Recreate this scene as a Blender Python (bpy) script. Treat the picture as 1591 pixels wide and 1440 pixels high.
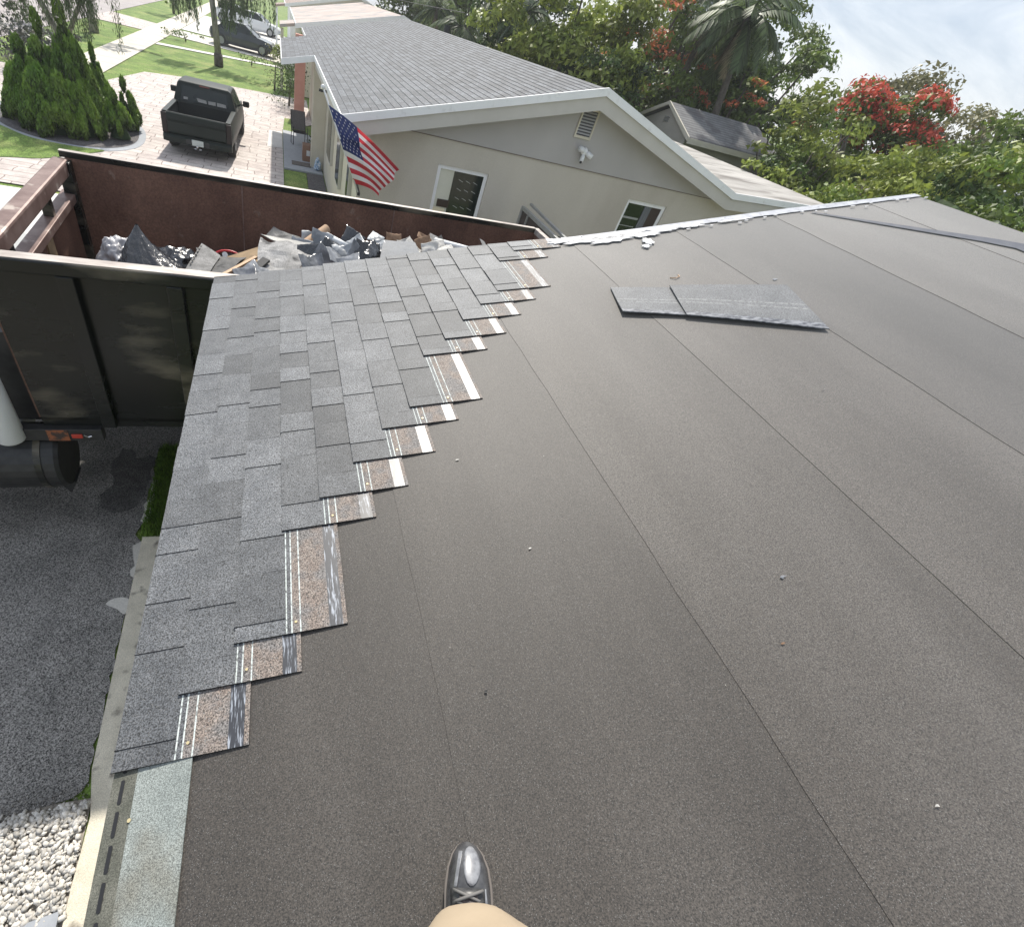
import bpy, bmesh, math, random
import numpy as np
from mathutils import Vector, Matrix, noise
rad = math.radians
for o in list(bpy.data.objects): bpy.data.objects.remove(o)
SC = bpy.context.scene
COL = SC.collection
random.seed(7); rng = np.random.default_rng(11)

# ------------------------------------------------------------------ camera
ZC = 4.4
RW = np.array([[0.957980, -0.196578, 0.208879], [0.002994, -0.721332, -0.692583], [0.286818, 0.664106, -0.690433]])
F, CX, CY = 734.06, 648.9, 758.2            # focal length and principal point, in pixels of the 1591 px wide photograph
cd = bpy.data.cameras.new('camera'); cam = bpy.data.objects.new('camera', cd); COL.objects.link(cam)
m = Matrix([(RW[0][i], -RW[1][i], -RW[2][i], 0) for i in range(3)] + [(0, 0, 0, 1)])
m.translation = (0, 0, ZC); cam.matrix_world = m
cd.sensor_width = 36; cd.lens = F / 1591 * 36
cd.shift_x = (795.5 - CX) / 1591; cd.shift_y = (CY - 720) / 1591
cd.clip_start = 0.02; cd.clip_end = 2000
SC.camera = cam
SC.render.resolution_x = 1024; SC.render.resolution_y = 926

# ------------------------------------------------------------------ sky, sun, exposure
SUN_EL, SUN_AZ = rad(47), rad(7)            # azimuth measured from +y towards +x
W = bpy.data.worlds.new('World'); SC.world = W; W.use_nodes = True
nt = W.node_tree; nt.nodes.clear()
def N(t, typ, **kw):
    n = t.nodes.new(typ)
    for k, v in kw.items(): setattr(n, k, v)
    return n
sky = N(nt, 'ShaderNodeTexSky', sky_type='NISHITA'); sky.sun_disc = False
sky.sun_elevation = SUN_EL; sky.sun_rotation = SUN_AZ; sky.air_density = 1.0; sky.dust_density = 2.0; sky.ozone_density = 1.2
bg1 = N(nt, 'ShaderNodeBackground'); bg1.inputs['Strength'].default_value = 0.10
bg2 = N(nt, 'ShaderNodeBackground'); bg2.inputs['Color'].default_value = (0.93, 0.96, 1.0, 1); bg2.inputs['Strength'].default_value = 0.82
tc = N(nt, 'ShaderNodeTexCoord'); mp = N(nt, 'ShaderNodeMapping'); mp.inputs['Scale'].default_value = (1.0, 1.0, 2.6); mp.inputs['Rotation'].default_value = (0.3, 0.2, 0.5)
nz = N(nt, 'ShaderNodeTexNoise'); nz.inputs['Scale'].default_value = 3.4; nz.inputs['Detail'].default_value = 8; nz.inputs['Roughness'].default_value = 0.62; nz.inputs['Distortion'].default_value = 0.5
rp = N(nt, 'ShaderNodeValToRGB'); rp.color_ramp.elements[0].position = 0.42; rp.color_ramp.elements[0].color = (.50, .58, .70, 1)
rp.color_ramp.elements[1].position = 0.62; rp.color_ramp.elements[1].color = (.92, .95, 1, 1)
mx = N(nt, 'ShaderNodeMixShader'); wo = N(nt, 'ShaderNodeOutputWorld')
nt.links.new(tc.outputs['Generated'], mp.inputs[0]); nt.links.new(mp.outputs[0], nz.inputs['Vector']); nt.links.new(nz.outputs[0], rp.inputs[0])
nt.links.new(sky.outputs[0], bg1.inputs['Color']); nt.links.new(rp.outputs[0], bg2.inputs['Color']); mx.inputs[0].default_value = .72
nt.links.new(bg1.outputs[0], mx.inputs[1]); nt.links.new(bg2.outputs[0], mx.inputs[2]); nt.links.new(mx.outputs[0], wo.inputs[0])
sd = bpy.data.lights.new('sun', 'SUN'); sd.energy = 3.7; sd.angle = rad(1.2); sd.color = (1.0, 0.945, 0.855)
sun = bpy.data.objects.new('sun', sd); COL.objects.link(sun)
sv = Vector((math.sin(SUN_AZ) * math.cos(SUN_EL), math.cos(SUN_AZ) * math.cos(SUN_EL), math.sin(SUN_EL)))
sun.rotation_euler = sv.to_track_quat('Z', 'Y').to_euler(); sun.location = (3, 5, 30)
SC.view_settings.view_transform = 'Standard'; SC.view_settings.look = 'None'; SC.view_settings.exposure = 0.55; SC.view_settings.gamma = 1

# ------------------------------------------------------------------ helpers
def tag(o, label=None, cat=None, group=None, kind=None):
    if label: o['label'] = label
    if cat: o['category'] = cat
    if group: o['group'] = group
    if kind: o['kind'] = kind
    return o
def empty(name, loc=(0, 0, 0), rz=0, label=None, cat=None, group=None):
    o = bpy.data.objects.new(name, None); COL.objects.link(o); o.location = loc; o.rotation_euler = (0, 0, rz); o.empty_display_size = .2
    return tag(o, label, cat, group)
def copy_tree(o, parent=None):
    c = o.copy(); COL.objects.link(c); c.parent = parent
    for ch in [x for x in COL.objects if x.parent == o]: copy_tree(ch, c)
    return c
def V(*a): return Vector(a)

class MB:
    def __init__(s): s.v = []; s.f = []; s.mi = []; s.t = []
    def add(s, vs, fs, mi=0, t=.5):
        b = len(s.v); s.v += [tuple(p) for p in vs]; s.f += [tuple(b + i for i in f) for f in fs]; s.mi += [mi] * len(fs); s.t += [t] * len(fs); return s
    def box(s, x0, x1, y0, y1, z0, z1, mi=0, M=None, t=.5):
        vs = [V(x, y, z) for z in (z0, z1) for y in (y0, y1) for x in (x0, x1)]
        if M: vs = [M @ v for v in vs]
        return s.add(vs, [(0, 2, 3, 1), (4, 5, 7, 6), (0, 1, 5, 4), (2, 6, 7, 3), (0, 4, 6, 2), (1, 3, 7, 5)], mi, t)
    def quad(s, a, b, c, d, mi=0, t=.5): return s.add([a, b, c, d], [(0, 1, 2, 3)], mi, t)
    def prism(s, poly, ext, mi=0, t=.5):
        n = len(poly); e = Vector(ext); P = [Vector(p) for p in poly]
        return s.add(P + [p + e for p in P], [tuple(range(n))[::-1], tuple(range(n, 2 * n))] + [(i, (i + 1) % n, n + (i + 1) % n, n + i) for i in range(n)], mi, t)
    def bar(s, a, b, w, h, mi=0, t=.5, up=(0, 0, 1)):
        a, b = Vector(a), Vector(b); d = (b - a).normalized(); u = Vector(up)
        sd_ = d.cross(u)
        if sd_.length < 1e-4: sd_ = d.cross(V(1, 0, 0))
        sd_.normalize(); u = sd_.cross(d)
        vs = [p + sd_ * i * w / 2 + u * j * h / 2 for p in (a, b) for i, j in ((-1, -1), (1, -1), (1, 1), (-1, 1))]
        return s.add(vs, [(0, 1, 2, 3), (7, 6, 5, 4), (0, 4, 5, 1), (1, 5, 6, 2), (2, 6, 7, 3), (3, 7, 4, 0)], mi, t)
    def tube(s, pts, r, n=8, mi=0, t=.5, cap=True):
        pts = [Vector(p) for p in pts]; rs = r if isinstance(r, (list, tuple)) else [r] * len(pts); vs = []; pu = None
        for i, p in enumerate(pts):
            d = (pts[min(i + 1, len(pts) - 1)] - pts[max(i - 1, 0)]).normalized()
            if pu is None:
                pu = d.orthogonal().normalized()
            pu = (pu - d * pu.dot(d)).normalized(); w = d.cross(pu)
            vs += [p + (pu * math.cos(2 * math.pi * k / n) + w * math.sin(2 * math.pi * k / n)) * rs[i] for k in range(n)]
        fs = [(i * n + k, i * n + (k + 1) % n, (i + 1) * n + (k + 1) % n, (i + 1) * n + k) for i in range(len(pts) - 1) for k in range(n)]
        if cap: fs += [tuple(range(n))[::-1], tuple((len(pts) - 1) * n + k for k in range(n))]
        return s.add(vs, fs, mi, t)
    def grid(s, fn, nu, nv, mi=0, t=.5):
        vs = [fn(i / nu, j / nv) for i in range(nu + 1) for j in range(nv + 1)]; w = nv + 1
        return s.add(vs, [(i * w + j, (i + 1) * w + j, (i + 1) * w + j + 1, i * w + j + 1) for i in range(nu) for j in range(nv)], mi, t)
    def build(s, name, mats, parent=None, smooth=False, bevel=0, tint=False, solid=0, sub=0):
        me = bpy.data.meshes.new(name); me.from_pydata(s.v, [], s.f); me.update()
        if not isinstance(mats, (list, tuple)): mats = [mats]
        for m_ in mats: me.materials.append(m_)
        me.polygons.foreach_set('material_index', s.mi)
        if smooth: me.polygons.foreach_set('use_smooth', [True] * len(s.f))
        if tint:
            a = me.color_attributes.new('tint', 'FLOAT_COLOR', 'CORNER'); d = []
            for p, t in zip(me.polygons, s.t): d += [t, t, t, 1] * p.loop_total
            a.data.foreach_set('color', d)
        o = bpy.data.objects.new(name, me); COL.objects.link(o); o.parent = parent
        if solid: md = o.modifiers.new('s', 'SOLIDIFY'); md.thickness = solid
        if sub: md = o.modifiers.new('sub', 'SUBSURF'); md.levels = md.render_levels = sub
        if bevel: md = o.modifiers.new('b', 'BEVEL'); md.width = bevel; md.segments = 2; md.limit_method = 'ANGLE'
        return o

def mat(name, c1, c2=None, rough=.7, scale=5, detail=4, spec=.5, metal=0, bump=0, bscale=None, grain=0, gscale=300, tint=0, trans=0, coat=0, stretch=(1, 1, 1), ramp=(.35, .65), sss=None, c3=None, s3=None, r3=(.55, .62), rrough=None, sheen=0, fleck=0):
    M_ = bpy.data.materials.new(name); M_.use_nodes = True; t = M_.node_tree; b = t.nodes['Principled BSDF']; L = t.links.new
    b.inputs['Roughness'].default_value = rough; b.inputs['Specular IOR Level'].default_value = spec; b.inputs['Metallic'].default_value = metal
    if sheen: b.inputs['Sheen Weight'].default_value = sheen; b.inputs['Sheen Roughness'].default_value = .35
    if coat: b.inputs['Coat Weight'].default_value = coat; b.inputs['Coat Roughness'].default_value = .08
    c2 = c2 or c1
    tcn = N(t, 'ShaderNodeTexCoord'); mp_ = N(t, 'ShaderNodeMapping'); mp_.inputs['Scale'].default_value = stretch; L(tcn.outputs['Object'], mp_.inputs[0])
    n1 = N(t, 'ShaderNodeTexNoise'); n1.inputs['Scale'].default_value = scale; n1.inputs['Detail'].default_value = detail; n1.inputs['Roughness'].default_value = .6; L(mp_.outputs[0], n1.inputs['Vector'])
    r1 = N(t, 'ShaderNodeValToRGB'); e = r1.color_ramp.elements; e[0].position = ramp[0]; e[0].color = (*c1, 1); e[1].position = ramp[1]; e[1].color = (*c2, 1); L(n1.outputs[0], r1.inputs[0])
    out = r1.outputs[0]
    def mix(a, bb, fac, mode='MIX'):
        x = N(t, 'ShaderNodeMix', data_type='RGBA', blend_type=mode)
        for sock, val in ((x.inputs[0], fac), (x.inputs[6], a), (x.inputs[7], bb)):
            if hasattr(val, 'node'): L(val, sock)
            elif isinstance(val, (int, float)): sock.default_value = val
            else: sock.default_value = (*val, 1)
        return x.outputs[2]
    if c3:
        n3 = N(t, 'ShaderNodeTexNoise'); n3.inputs['Scale'].default_value = s3 or scale * .6; n3.inputs['Detail'].default_value = 6; L(mp_.outputs[0], n3.inputs['Vector'])
        r3_ = N(t, 'ShaderNodeValToRGB'); r3_.color_ramp.elements[0].position = r3[0]; r3_.color_ramp.elements[1].position = r3[1]; L(n3.outputs[0], r3_.inputs[0])
        out = mix(out, c3, r3_.outputs[0])
    if grain:
        g = N(t, 'ShaderNodeTexNoise'); g.inputs['Scale'].default_value = gscale; g.inputs['Detail'].default_value = 2; g.inputs['Roughness'].default_value = .8; L(tcn.outputs['Object'], g.inputs['Vector'])
        gr = N(t, 'ShaderNodeValToRGB'); e = gr.color_ramp.elements; e[0].position = .36; e[1].position = .66
        lo = 1 - grain; hi = 1 + grain; e[0].color = (lo, lo, lo, 1); e[1].color = (hi, hi, hi, 1); L(g.outputs[0], gr.inputs[0])
        out = mix(out, gr.outputs[0], 1.0, 'MULTIPLY')
    if fleck:
        vo = N(t, 'ShaderNodeTexVoronoi'); vo.inputs['Scale'].default_value = fleck; L(tcn.outputs['Object'], vo.inputs['Vector'])
        sx = N(t, 'ShaderNodeSeparateXYZ'); L(vo.outputs['Color'], sx.inputs[0]); g1 = N(t, 'ShaderNodeMath', operation='GREATER_THAN'); g1.inputs[1].default_value = .90; L(sx.outputs[0], g1.inputs[0])
        g2 = N(t, 'ShaderNodeMath', operation='LESS_THAN'); g2.inputs[1].default_value = .38; L(vo.outputs['Distance'], g2.inputs[0]); g3 = N(t, 'ShaderNodeMath', operation='MULTIPLY'); L(g1.outputs[0], g3.inputs[0]); L(g2.outputs[0], g3.inputs[1])
        out = mix(out, (.20, .196, .19), g3.outputs[0])
    if tint:
        a = N(t, 'ShaderNodeAttribute', attribute_name='tint'); mr = N(t, 'ShaderNodeMapRange'); mr.inputs[3].default_value = 1 - tint; mr.inputs[4].default_value = 1 + tint; L(a.outputs['Fac'], mr.inputs[0])
        out = mix(out, mr.outputs[0], 1.0, 'MULTIPLY')
    L(out, b.inputs['Base Color'])
    if rrough:
        mr2 = N(t, 'ShaderNodeMapRange'); mr2.inputs[3].default_value = rrough[0]; mr2.inputs[4].default_value = rrough[1]; L(n1.outputs[0], mr2.inputs[0]); L(mr2.outputs[0], b.inputs['Roughness'])
    if bump:
        bn = N(t, 'ShaderNodeTexNoise'); bn.inputs['Scale'].default_value = bscale or scale; bn.inputs['Detail'].default_value = 3; L(mp_.outputs[0], bn.inputs['Vector'])
        bp = N(t, 'ShaderNodeBump'); bp.inputs['Strength'].default_value = min(1, bump * 10); bp.inputs['Distance'].default_value = bump; L(bn.outputs[0], bp.inputs['Height']); L(bp.outputs[0], b.inputs['Normal'])
    if trans:
        tr = N(t, 'ShaderNodeBsdfTranslucent'); L(out, tr.inputs[0]); ms = N(t, 'ShaderNodeMixShader'); ms.inputs[0].default_value = trans
        L(b.outputs[0], ms.inputs[1]); L(tr.outputs[0], ms.inputs[2]); L(ms.outputs[0], t.nodes['Material Output'].inputs[0])
    M_['_out'] = 1
    return M_
def glass_mat(name, c, rough=.08):
    return mat(name, c, rough=rough, spec=.8)

M = {}
M['under'] = mat('underlayment', (.050, .043, .036), (.069, .060, .051), rough=.64, scale=3.2, detail=7, stretch=(1, .30, 1), grain=.75, gscale=270, bump=.002, bscale=260, tint=.5, spec=.6, sheen=.9, fleck=430, c3=(.100, .090, .080), s3=1.5, r3=(.46, .74))
M['gran'] = mat('grey_granules', (.075, .080, .087), (.108, .113, .120), rough=.62, scale=9, detail=3, grain=.95, gscale=235, bump=.0025, bscale=210, tint=.36, spec=.5, sheen=.6, fleck=330)
M['brown_gran'] = mat('brown_granules', (.17, .135, .115), (.225, .19, .165), rough=.7, scale=40, detail=5, grain=.9, gscale=240, bump=.002, bscale=190, fleck=200, c3=(.16, .15, .145), s3=14, r3=(.45, .6))
M['shedge'] = mat('shingle_edge', (.02, .02, .022), rough=.8)
M['chalk'] = mat('chalk_line', (.55, .60, .58), (.16, .17, .17), rough=.7, scale=120, ramp=(.50, .62))
M['sealant'] = mat('sealant_strip', (.015, .017, .024), (.34, .37, .42), rough=.40, scale=22, detail=7, ramp=(.53, .63), stretch=(9, .8, 1), spec=.9)
M['chalk2'] = mat('faint_chalk', (.26, .27, .27), (.13, .135, .14), rough=.7, scale=60, ramp=(.42, .62))
M['sealant2'] = mat('dusty_sealant', (.05, .055, .07), (.24, .25, .27), rough=.45, scale=30, detail=5, ramp=(.42, .6), stretch=(.8, 1.5, 1))
M['starter'] = mat('starter_granules', (.20, .225, .215), (.27, .295, .28), rough=.7, scale=6, grain=.6, gscale=360, bump=.0012, bscale=300, c3=(.15, .14, .11), s3=4, r3=(.56, .72))
M['starter_dirty'] = mat('starter_dirty', (.075, .078, .062), (.13, .13, .108), rough=.75, scale=14, grain=.5, gscale=360)
M['lap'] = mat('lap_edge', (.045, .042, .04), rough=.9)
M['tar'] = mat('tar', (.012, .012, .014), rough=.5)
M['nail'] = mat('nail_head', (.62, .52, .30), rough=.4, metal=.4)
M['drip'] = mat('drip_edge_flashing', (.36, .37, .40), (.50, .51, .54), rough=.35, scale=20, c3=(.25, .25, .27), s3=30, r3=(.60, .68), spec=.6)
M['cement'] = mat('white_cement_smear', (.70, .70, .70), (.45, .45, .46), rough=.55, scale=60, ramp=(.4, .6))
M['blueband'] = mat('ridge_blue', (.075, .082, .105), (.105, .112, .13), rough=.6, scale=20)
M['asphalt'] = mat('asphalt', (.235, .222, .205), (.30, .285, .265), rough=.85, scale=1.5, detail=6, grain=.95, gscale=100, bump=.008, bscale=100, fleck=75, c3=(.165, .158, .148), s3=1.6, r3=(.42, .66))
M['wet'] = mat('damp_stain', (.085, .081, .076), (.14, .134, .126), rough=.7, scale=6, grain=.95, gscale=100, fleck=75, bump=.008, bscale=100)
M['roadm'] = mat('road_surface', (.34, .30, .30), (.42, .39, .37), rough=.9, scale=.8, detail=6, grain=.15, gscale=30)
M['conc'] = mat('concrete', (.56, .53, .47), (.68, .65, .59), rough=.9, scale=1.3, detail=7, grain=.12, gscale=80)
M['concw'] = mat('white_concrete', (.62, .60, .57), (.74, .72, .69), rough=.85, scale=2, detail=6, grain=.1, gscale=60)
M['strip'] = mat('cream_concrete', (.60, .55, .44), (.74, .68, .55), rough=.9, scale=5, detail=6, grain=.2, gscale=150, c3=(.25, .22, .18), s3=9, r3=(.56, .7))
M['grass'] = mat('lawn_ground', (.10, .17, .03), (.19, .28, .055), rough=.95, scale=1.2, detail=7, grain=.6, gscale=26, bump=.03, bscale=30, c3=(.26, .30, .09), s3=.9, r3=(.5, .7))
M['blade'] = mat('grass_blades', (.10, .20, .02), (.20, .32, .05), rough=.8, tint=.5, trans=.3)
M['pebble'] = mat('white_pebbles', (.48, .45, .405), (.68, .655, .61), rough=.7, scale=60, tint=.30)
M['slab'] = mat('grey_slab', (.32, .34, .37), (.38, .40, .43), rough=.8, scale=9)
M['mulch'] = mat('dark_stone_bed', (.045, .04, .042), (.16, .15, .15), rough=.9, scale=30, detail=3)
M['stucco'] = mat('beige_stucco', (.50, .465, .40), (.545, .51, .445), rough=.92, scale=.9, detail=8, bump=.006, bscale=60, grain=.08, gscale=90, c3=(.44, .405, .345), s3=.7, r3=(.52, .72), stretch=(1, 1, .5))
M['stucco2'] = mat('grey_stucco', (.41, .395, .38), (.44, .425, .41), rough=.92, scale=1.2, detail=5, bump=.004, bscale=90, grain=.05, gscale=120)
M['cream'] = mat('cream_stucco', (.56, .52, .42), (.62, .58, .48), rough=.92, scale=2, detail=5)
M['fboard'] = mat('fascia_board', (.50, .48, .44), (.54, .52, .48), rough=.7, scale=2)
M['white'] = mat('white_paint', (.80, .81, .82), (.84, .85, .86), rough=.5, scale=3, c3=(.66, .66, .66), s3=7, r3=(.6, .8))
M['flatroof'] = mat('white_rolled_roof', (.30, .285, .265), (.46, .44, .41), rough=.85, scale=1.1, detail=8, c3=(.17, .155, .14), s3=1.5, r3=(.50, .68), stretch=(.5, 2, 1))
M['glassd'] = mat('dark_glass', (.008, .014, .012), (.014, .022, .019), rough=.10, scale=2, spec=.45)
M['curtain'] = mat('cream_curtain', (.60, .60, .50), (.66, .66, .56), rough=.9, scale=3)
M['greycurt'] = mat('grey_curtain', (.10, .11, .12), (.18, .19, .20), rough=.9, scale=14, stretch=(6, 1, .3))
M['brownin'] = mat('brown_interior', (.05, .035, .025), rough=.8)
M['metalg'] = mat('grey_gate_metal', (.34, .34, .33), (.42, .42, .41), rough=.45, scale=12, metal=.3)
M['black'] = mat('black_metal', (.015, .015, .016), (.03, .03, .03), rough=.5, scale=12)
M['dblack'] = mat('black_paint_reflections', (.005, .006, .006), (.012, .014, .013), rough=.25, scale=1.1, detail=8, c3=(.12, .106, .08), s3=1.3, r3=(.50, .62), stretch=(.7, 1, 2.2), spec=.35, bump=.004, bscale=2.5, rrough=(.15, .4))  # cloudy brown areas paint reflections of the surroundings into the gloss black
M['dbrown'] = mat('rusty_brown_steel', (.088, .040, .028), (.20, .105, .072), rough=.6, scale=1.8, detail=8, c3=(.20, .13, .10), s3=11, r3=(.66, .72), grain=.25, gscale=50, stretch=(1, 1, .7))
M['rail'] = mat('brown_rail_steel', (.15, .09, .075), (.27, .19, .165), rough=.45, scale=5, detail=7, metal=.2, c3=(.45, .38, .33), s3=7, r3=(.6, .7))
M['railtop'] = mat('rubbed_rail_top', (.55, .50, .45), (.34, .29, .26), rough=.45, scale=8, detail=7, metal=.1, stretch=(.6, 2, 1))
M['rust'] = mat('rust_orange', (.30, .10, .04), (.05, .035, .03), rough=.7, scale=16, ramp=(.45, .58))
M['redl'] = mat('red_marker', (.5, .05, .03), rough=.3)
M['tirem'] = mat('tyre_rubber', (.018, .018, .018), (.03, .03, .03), rough=.85, scale=20)
M['rimm'] = mat('wheel_rim', (.35, .36, .37), rough=.35, metal=.7)
M['pgrey'] = mat('pickup_paint', (.012, .018, .016), (.015, .022, .019), rough=.4, scale=2, coat=0, spec=.22)
M['bedl'] = mat('bed_liner', (.010, .013, .013), rough=.8)
M['carbl'] = mat('dark_car_paint', (.02, .026, .035), rough=.25, coat=.7)
M['carwh'] = mat('white_car_paint', (.70, .71, .71), rough=.3, coat=.6)
M['chrome'] = mat('chrome', (.6, .6, .6), rough=.2, metal=.9)
M['plate'] = mat('license_plate', (.62, .64, .62), (.42, .47, .44), rough=.5, scale=60)
M['redlamp'] = mat('tail_lamp', (.18, .012, .012), rough=.2, coat=.6)
M['bag'] = mat('black_plastic', (.010, .011, .013), (.022, .024, .03), rough=.24, scale=6, bump=.03, bscale=13, stretch=(2.2, 2.2, .7), spec=.9)
M['film'] = mat('silver_grey_film', (.08, .085, .09), (.34, .35, .37), rough=.25, scale=5, bump=.02, bscale=8, spec=.8)
M['clearbag'] = mat('clear_plastic_bag', (.30, .29, .30), (.46, .46, .48), rough=.25, scale=6, bump=.03, bscale=9, spec=.8)
M['bluefoil'] = mat('blue_grey_film', (.17, .185, .20), (.48, .50, .52), rough=.4, scale=7, bump=.02, bscale=12)
M['oldsh'] = mat('torn_old_shingle', (.13, .128, .124), (.24, .235, .23), rough=.8, scale=9, grain=.45, gscale=200, tint=.6, c3=(.03, .03, .032), s3=5, r3=(.55, .62))
M['paleback'] = mat('membrane_back', (.30, .29, .27), (.42, .41, .38), rough=.8, scale=7, grain=.2, gscale=100, tint=.2)
M['wood'] = mat('lath_wood', (.45, .29, .17), (.58, .40, .26), rough=.7, scale=12, stretch=(1, 8, 8))
M['card'] = mat('cardboard', (.42, .28, .18), (.50, .34, .22), rough=.85, scale=8)
M['ply'] = mat('dirty_plywood', (.20, .14, .08), (.30, .21, .12), rough=.85, scale=8)
M['pale'] = mat('pale_debris', (.50, .48, .44), (.66, .64, .60), rough=.7, scale=20)
M['orange'] = mat('orange_brown_scrap', (.22, .13, .08), (.36, .23, .14), rough=.8, scale=20)
M['redp'] = mat('red_plastic', (.55, .03, .04), rough=.4)
M['whitep'] = mat('white_plastic', (.72, .73, .73), rough=.4)
M['bark'] = mat('grey_bark', (.17, .15, .13), (.30, .28, .25), rough=.9, scale=12, detail=6, bump=.02, bscale=14, stretch=(1, 1, .4))
M['darkbark'] = mat('dark_bark', (.06, .05, .04), (.11, .09, .075), rough=.9, scale=10, bump=.02, bscale=12)
M['palmbark'] = mat('palm_bark', (.09, .075, .06), (.16, .14, .115), rough=.9, scale=10, bump=.01, bscale=12)
M['pinkw'] = mat('pink_wall', (.55, .28, .22), (.60, .32, .26), rough=.9, scale=3)
M['pinkroof'] = mat('faded_pink_roof', (.44, .36, .32), (.54, .47, .43), rough=.9, scale=.8, detail=8, c3=(.36, .34, .33), s3=1.0, r3=(.5, .6))
M['tile'] = mat('brown_tile_roof', (.26, .18, .15), (.38, .29, .25), rough=.85, scale=4)
def leaf(name, a, b, tr=.3, tn=.62): return mat(name, a, b, rough=.5, scale=.9, detail=3, tint=tn, trans=tr, spec=.35)
M['lf_mid'] = leaf('leaf_mid_green', (.085, .14, .026), (.165, .22, .045))
M['lf_dark'] = leaf('leaf_dark_green', (.042, .08, .02), (.08, .125, .034))
M['lf_yel'] = leaf('leaf_yellow_green', (.17, .22, .04), (.30, .34, .075))
M['lf_olive'] = leaf('leaf_olive', (.14, .14, .06), (.22, .20, .10))
M['lf_con'] = leaf('conifer_spray', (.085, .165, .022), (.18, .27, .04), .3, .85)
M['lf_weep'] = leaf('weeping_leaf', (.075, .12, .05), (.12, .17, .075))
M['lf_palm'] = leaf('palm_leaf', (.05, .085, .03), (.11, .15, .055), .25)
M['dry'] = leaf('dry_frond', (.26, .21, .12), (.36, .30, .18), .2)
M['bloom'] = leaf('red_blossom', (.46, .055, .035), (.60, .13, .08), .3)
M['bloom2'] = leaf('faded_orange_blossom', (.50, .12, .05), (.58, .22, .10), .3)
M['skin'] = mat('skin', (.50, .30, .21), (.56, .35, .25), rough=.5, scale=6)
M['khaki'] = mat('tan_trousers', (.36, .285, .20), (.42, .34, .245), rough=.9, scale=5, detail=5, bump=.012, bscale=11)
M['shirt'] = mat('grey_shirt', (.18, .18, .19), rough=.9)
M['hairm'] = mat('dark_hair', (.03, .022, .018), rough=.6)
M['shoe'] = mat('silver_shiny_upper', (.035, .035, .037), (.10, .10, .103), rough=.25, scale=26, detail=5, spec=.8, bump=.010, bscale=32)
M['pgloss'] = mat('pale_gloss', (.30, .31, .33), (.10, .10, .11), rough=.3, scale=38, detail=6, spec=.7, bump=.006, bscale=30)
M['tong'] = mat('tongue_fabric', (.05, .045, .045), (.14, .11, .105), rough=.6, scale=60)
M['lace2'] = mat('grey_lace', (.16, .155, .15), rough=.7)
M['shoed'] = mat('black_shoe_trim', (.03, .03, .032), (.07, .07, .07), rough=.4, scale=30)
M['sole'] = mat('brown_grey_sole', (.16, .14, .125), rough=.7)
M['mat'] = mat('door_mat', (.10, .09, .08), (.17, .15, .14), rough=.95, scale=60)
M['bluebag'] = mat('blue_white_pack', (.15, .30, .50), (.70, .75, .80), rough=.5, scale=22, ramp=(.45, .55))

def paver_mat():
    M_ = mat('stamped_pavers', (.50, .465, .44), (.68, .64, .605), rough=.85, scale=3, detail=6, grain=.15, gscale=60)
    t = M_.node_tree; L = t.links.new; b = t.nodes['Principled BSDF']; src = b.inputs['Base Color'].links[0].from_socket
    tcn = N(t, 'ShaderNodeTexCoord'); br = N(t, 'ShaderNodeTexBrick'); br.offset = .37; br.squash = 1.4; br.squash_frequency = 3
    br.inputs['Scale'].default_value = 1; br.inputs['Brick Width'].default_value = .62; br.inputs['Row Height'].default_value = .36; br.inputs['Mortar Size'].default_value = .016
    br.inputs['Color1'].default_value = (1.0, .97, .95, 1); br.inputs['Color2'].default_value = (.86, .80, .79, 1); br.inputs['Mortar'].default_value = (.42, .36, .34, 1); br.inputs['Mortar Smooth'].default_value = .3
    dn = N(t, 'ShaderNodeTexNoise'); dn.inputs['Scale'].default_value = 2.5; ad = N(t, 'ShaderNodeVectorMath', operation='MULTIPLY_ADD'); ad.inputs[1].default_value = (.10, .10, .1)
    L(tcn.outputs['Object'], dn.inputs['Vector']); L(dn.outputs['Color'], ad.inputs[0]); L(tcn.outputs['Object'], ad.inputs[2]); L(ad.outputs[0], br.inputs['Vector'])
    x = N(t, 'ShaderNodeMix', data_type='RGBA', blend_type='MULTIPLY'); x.inputs[0].default_value = 1; L(src, x.inputs[6]); L(br.outputs[0], x.inputs[7]); L(x.outputs[2], b.inputs['Base Color'])
    return M_
M['paver'] = paver_mat()
def stripes_mat(name, c, dark, axis, period, width, rough=.8, **kw):
    """thin dark lines across one object axis (course lines, tile rows)"""
    M_ = mat(name, *c, rough=rough, **kw); t = M_.node_tree; L = t.links.new; b = t.nodes['Principled BSDF']; src = b.inputs['Base Color'].links[0].from_socket
    tcn = N(t, 'ShaderNodeTexCoord'); sp = N(t, 'ShaderNodeSeparateXYZ'); L(tcn.outputs['Object'], sp.inputs[0])
    mm = N(t, 'ShaderNodeMath', operation='DIVIDE'); mm.inputs[1].default_value = period; L(sp.outputs[axis], mm.inputs[0])
    fr = N(t, 'ShaderNodeMath', operation='FRACT'); L(mm.outputs[0], fr.inputs[0]); lt = N(t, 'ShaderNodeMath', operation='LESS_THAN'); lt.inputs[1].default_value = width; L(fr.outputs[0], lt.inputs[0])
    x = N(t, 'ShaderNodeMix', data_type='RGBA'); L(lt.outputs[0], x.inputs[0]); L(src, x.inputs[6]); x.inputs[7].default_value = (*dark, 1); L(x.outputs[2], b.inputs['Base Color'])
    return M_

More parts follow.
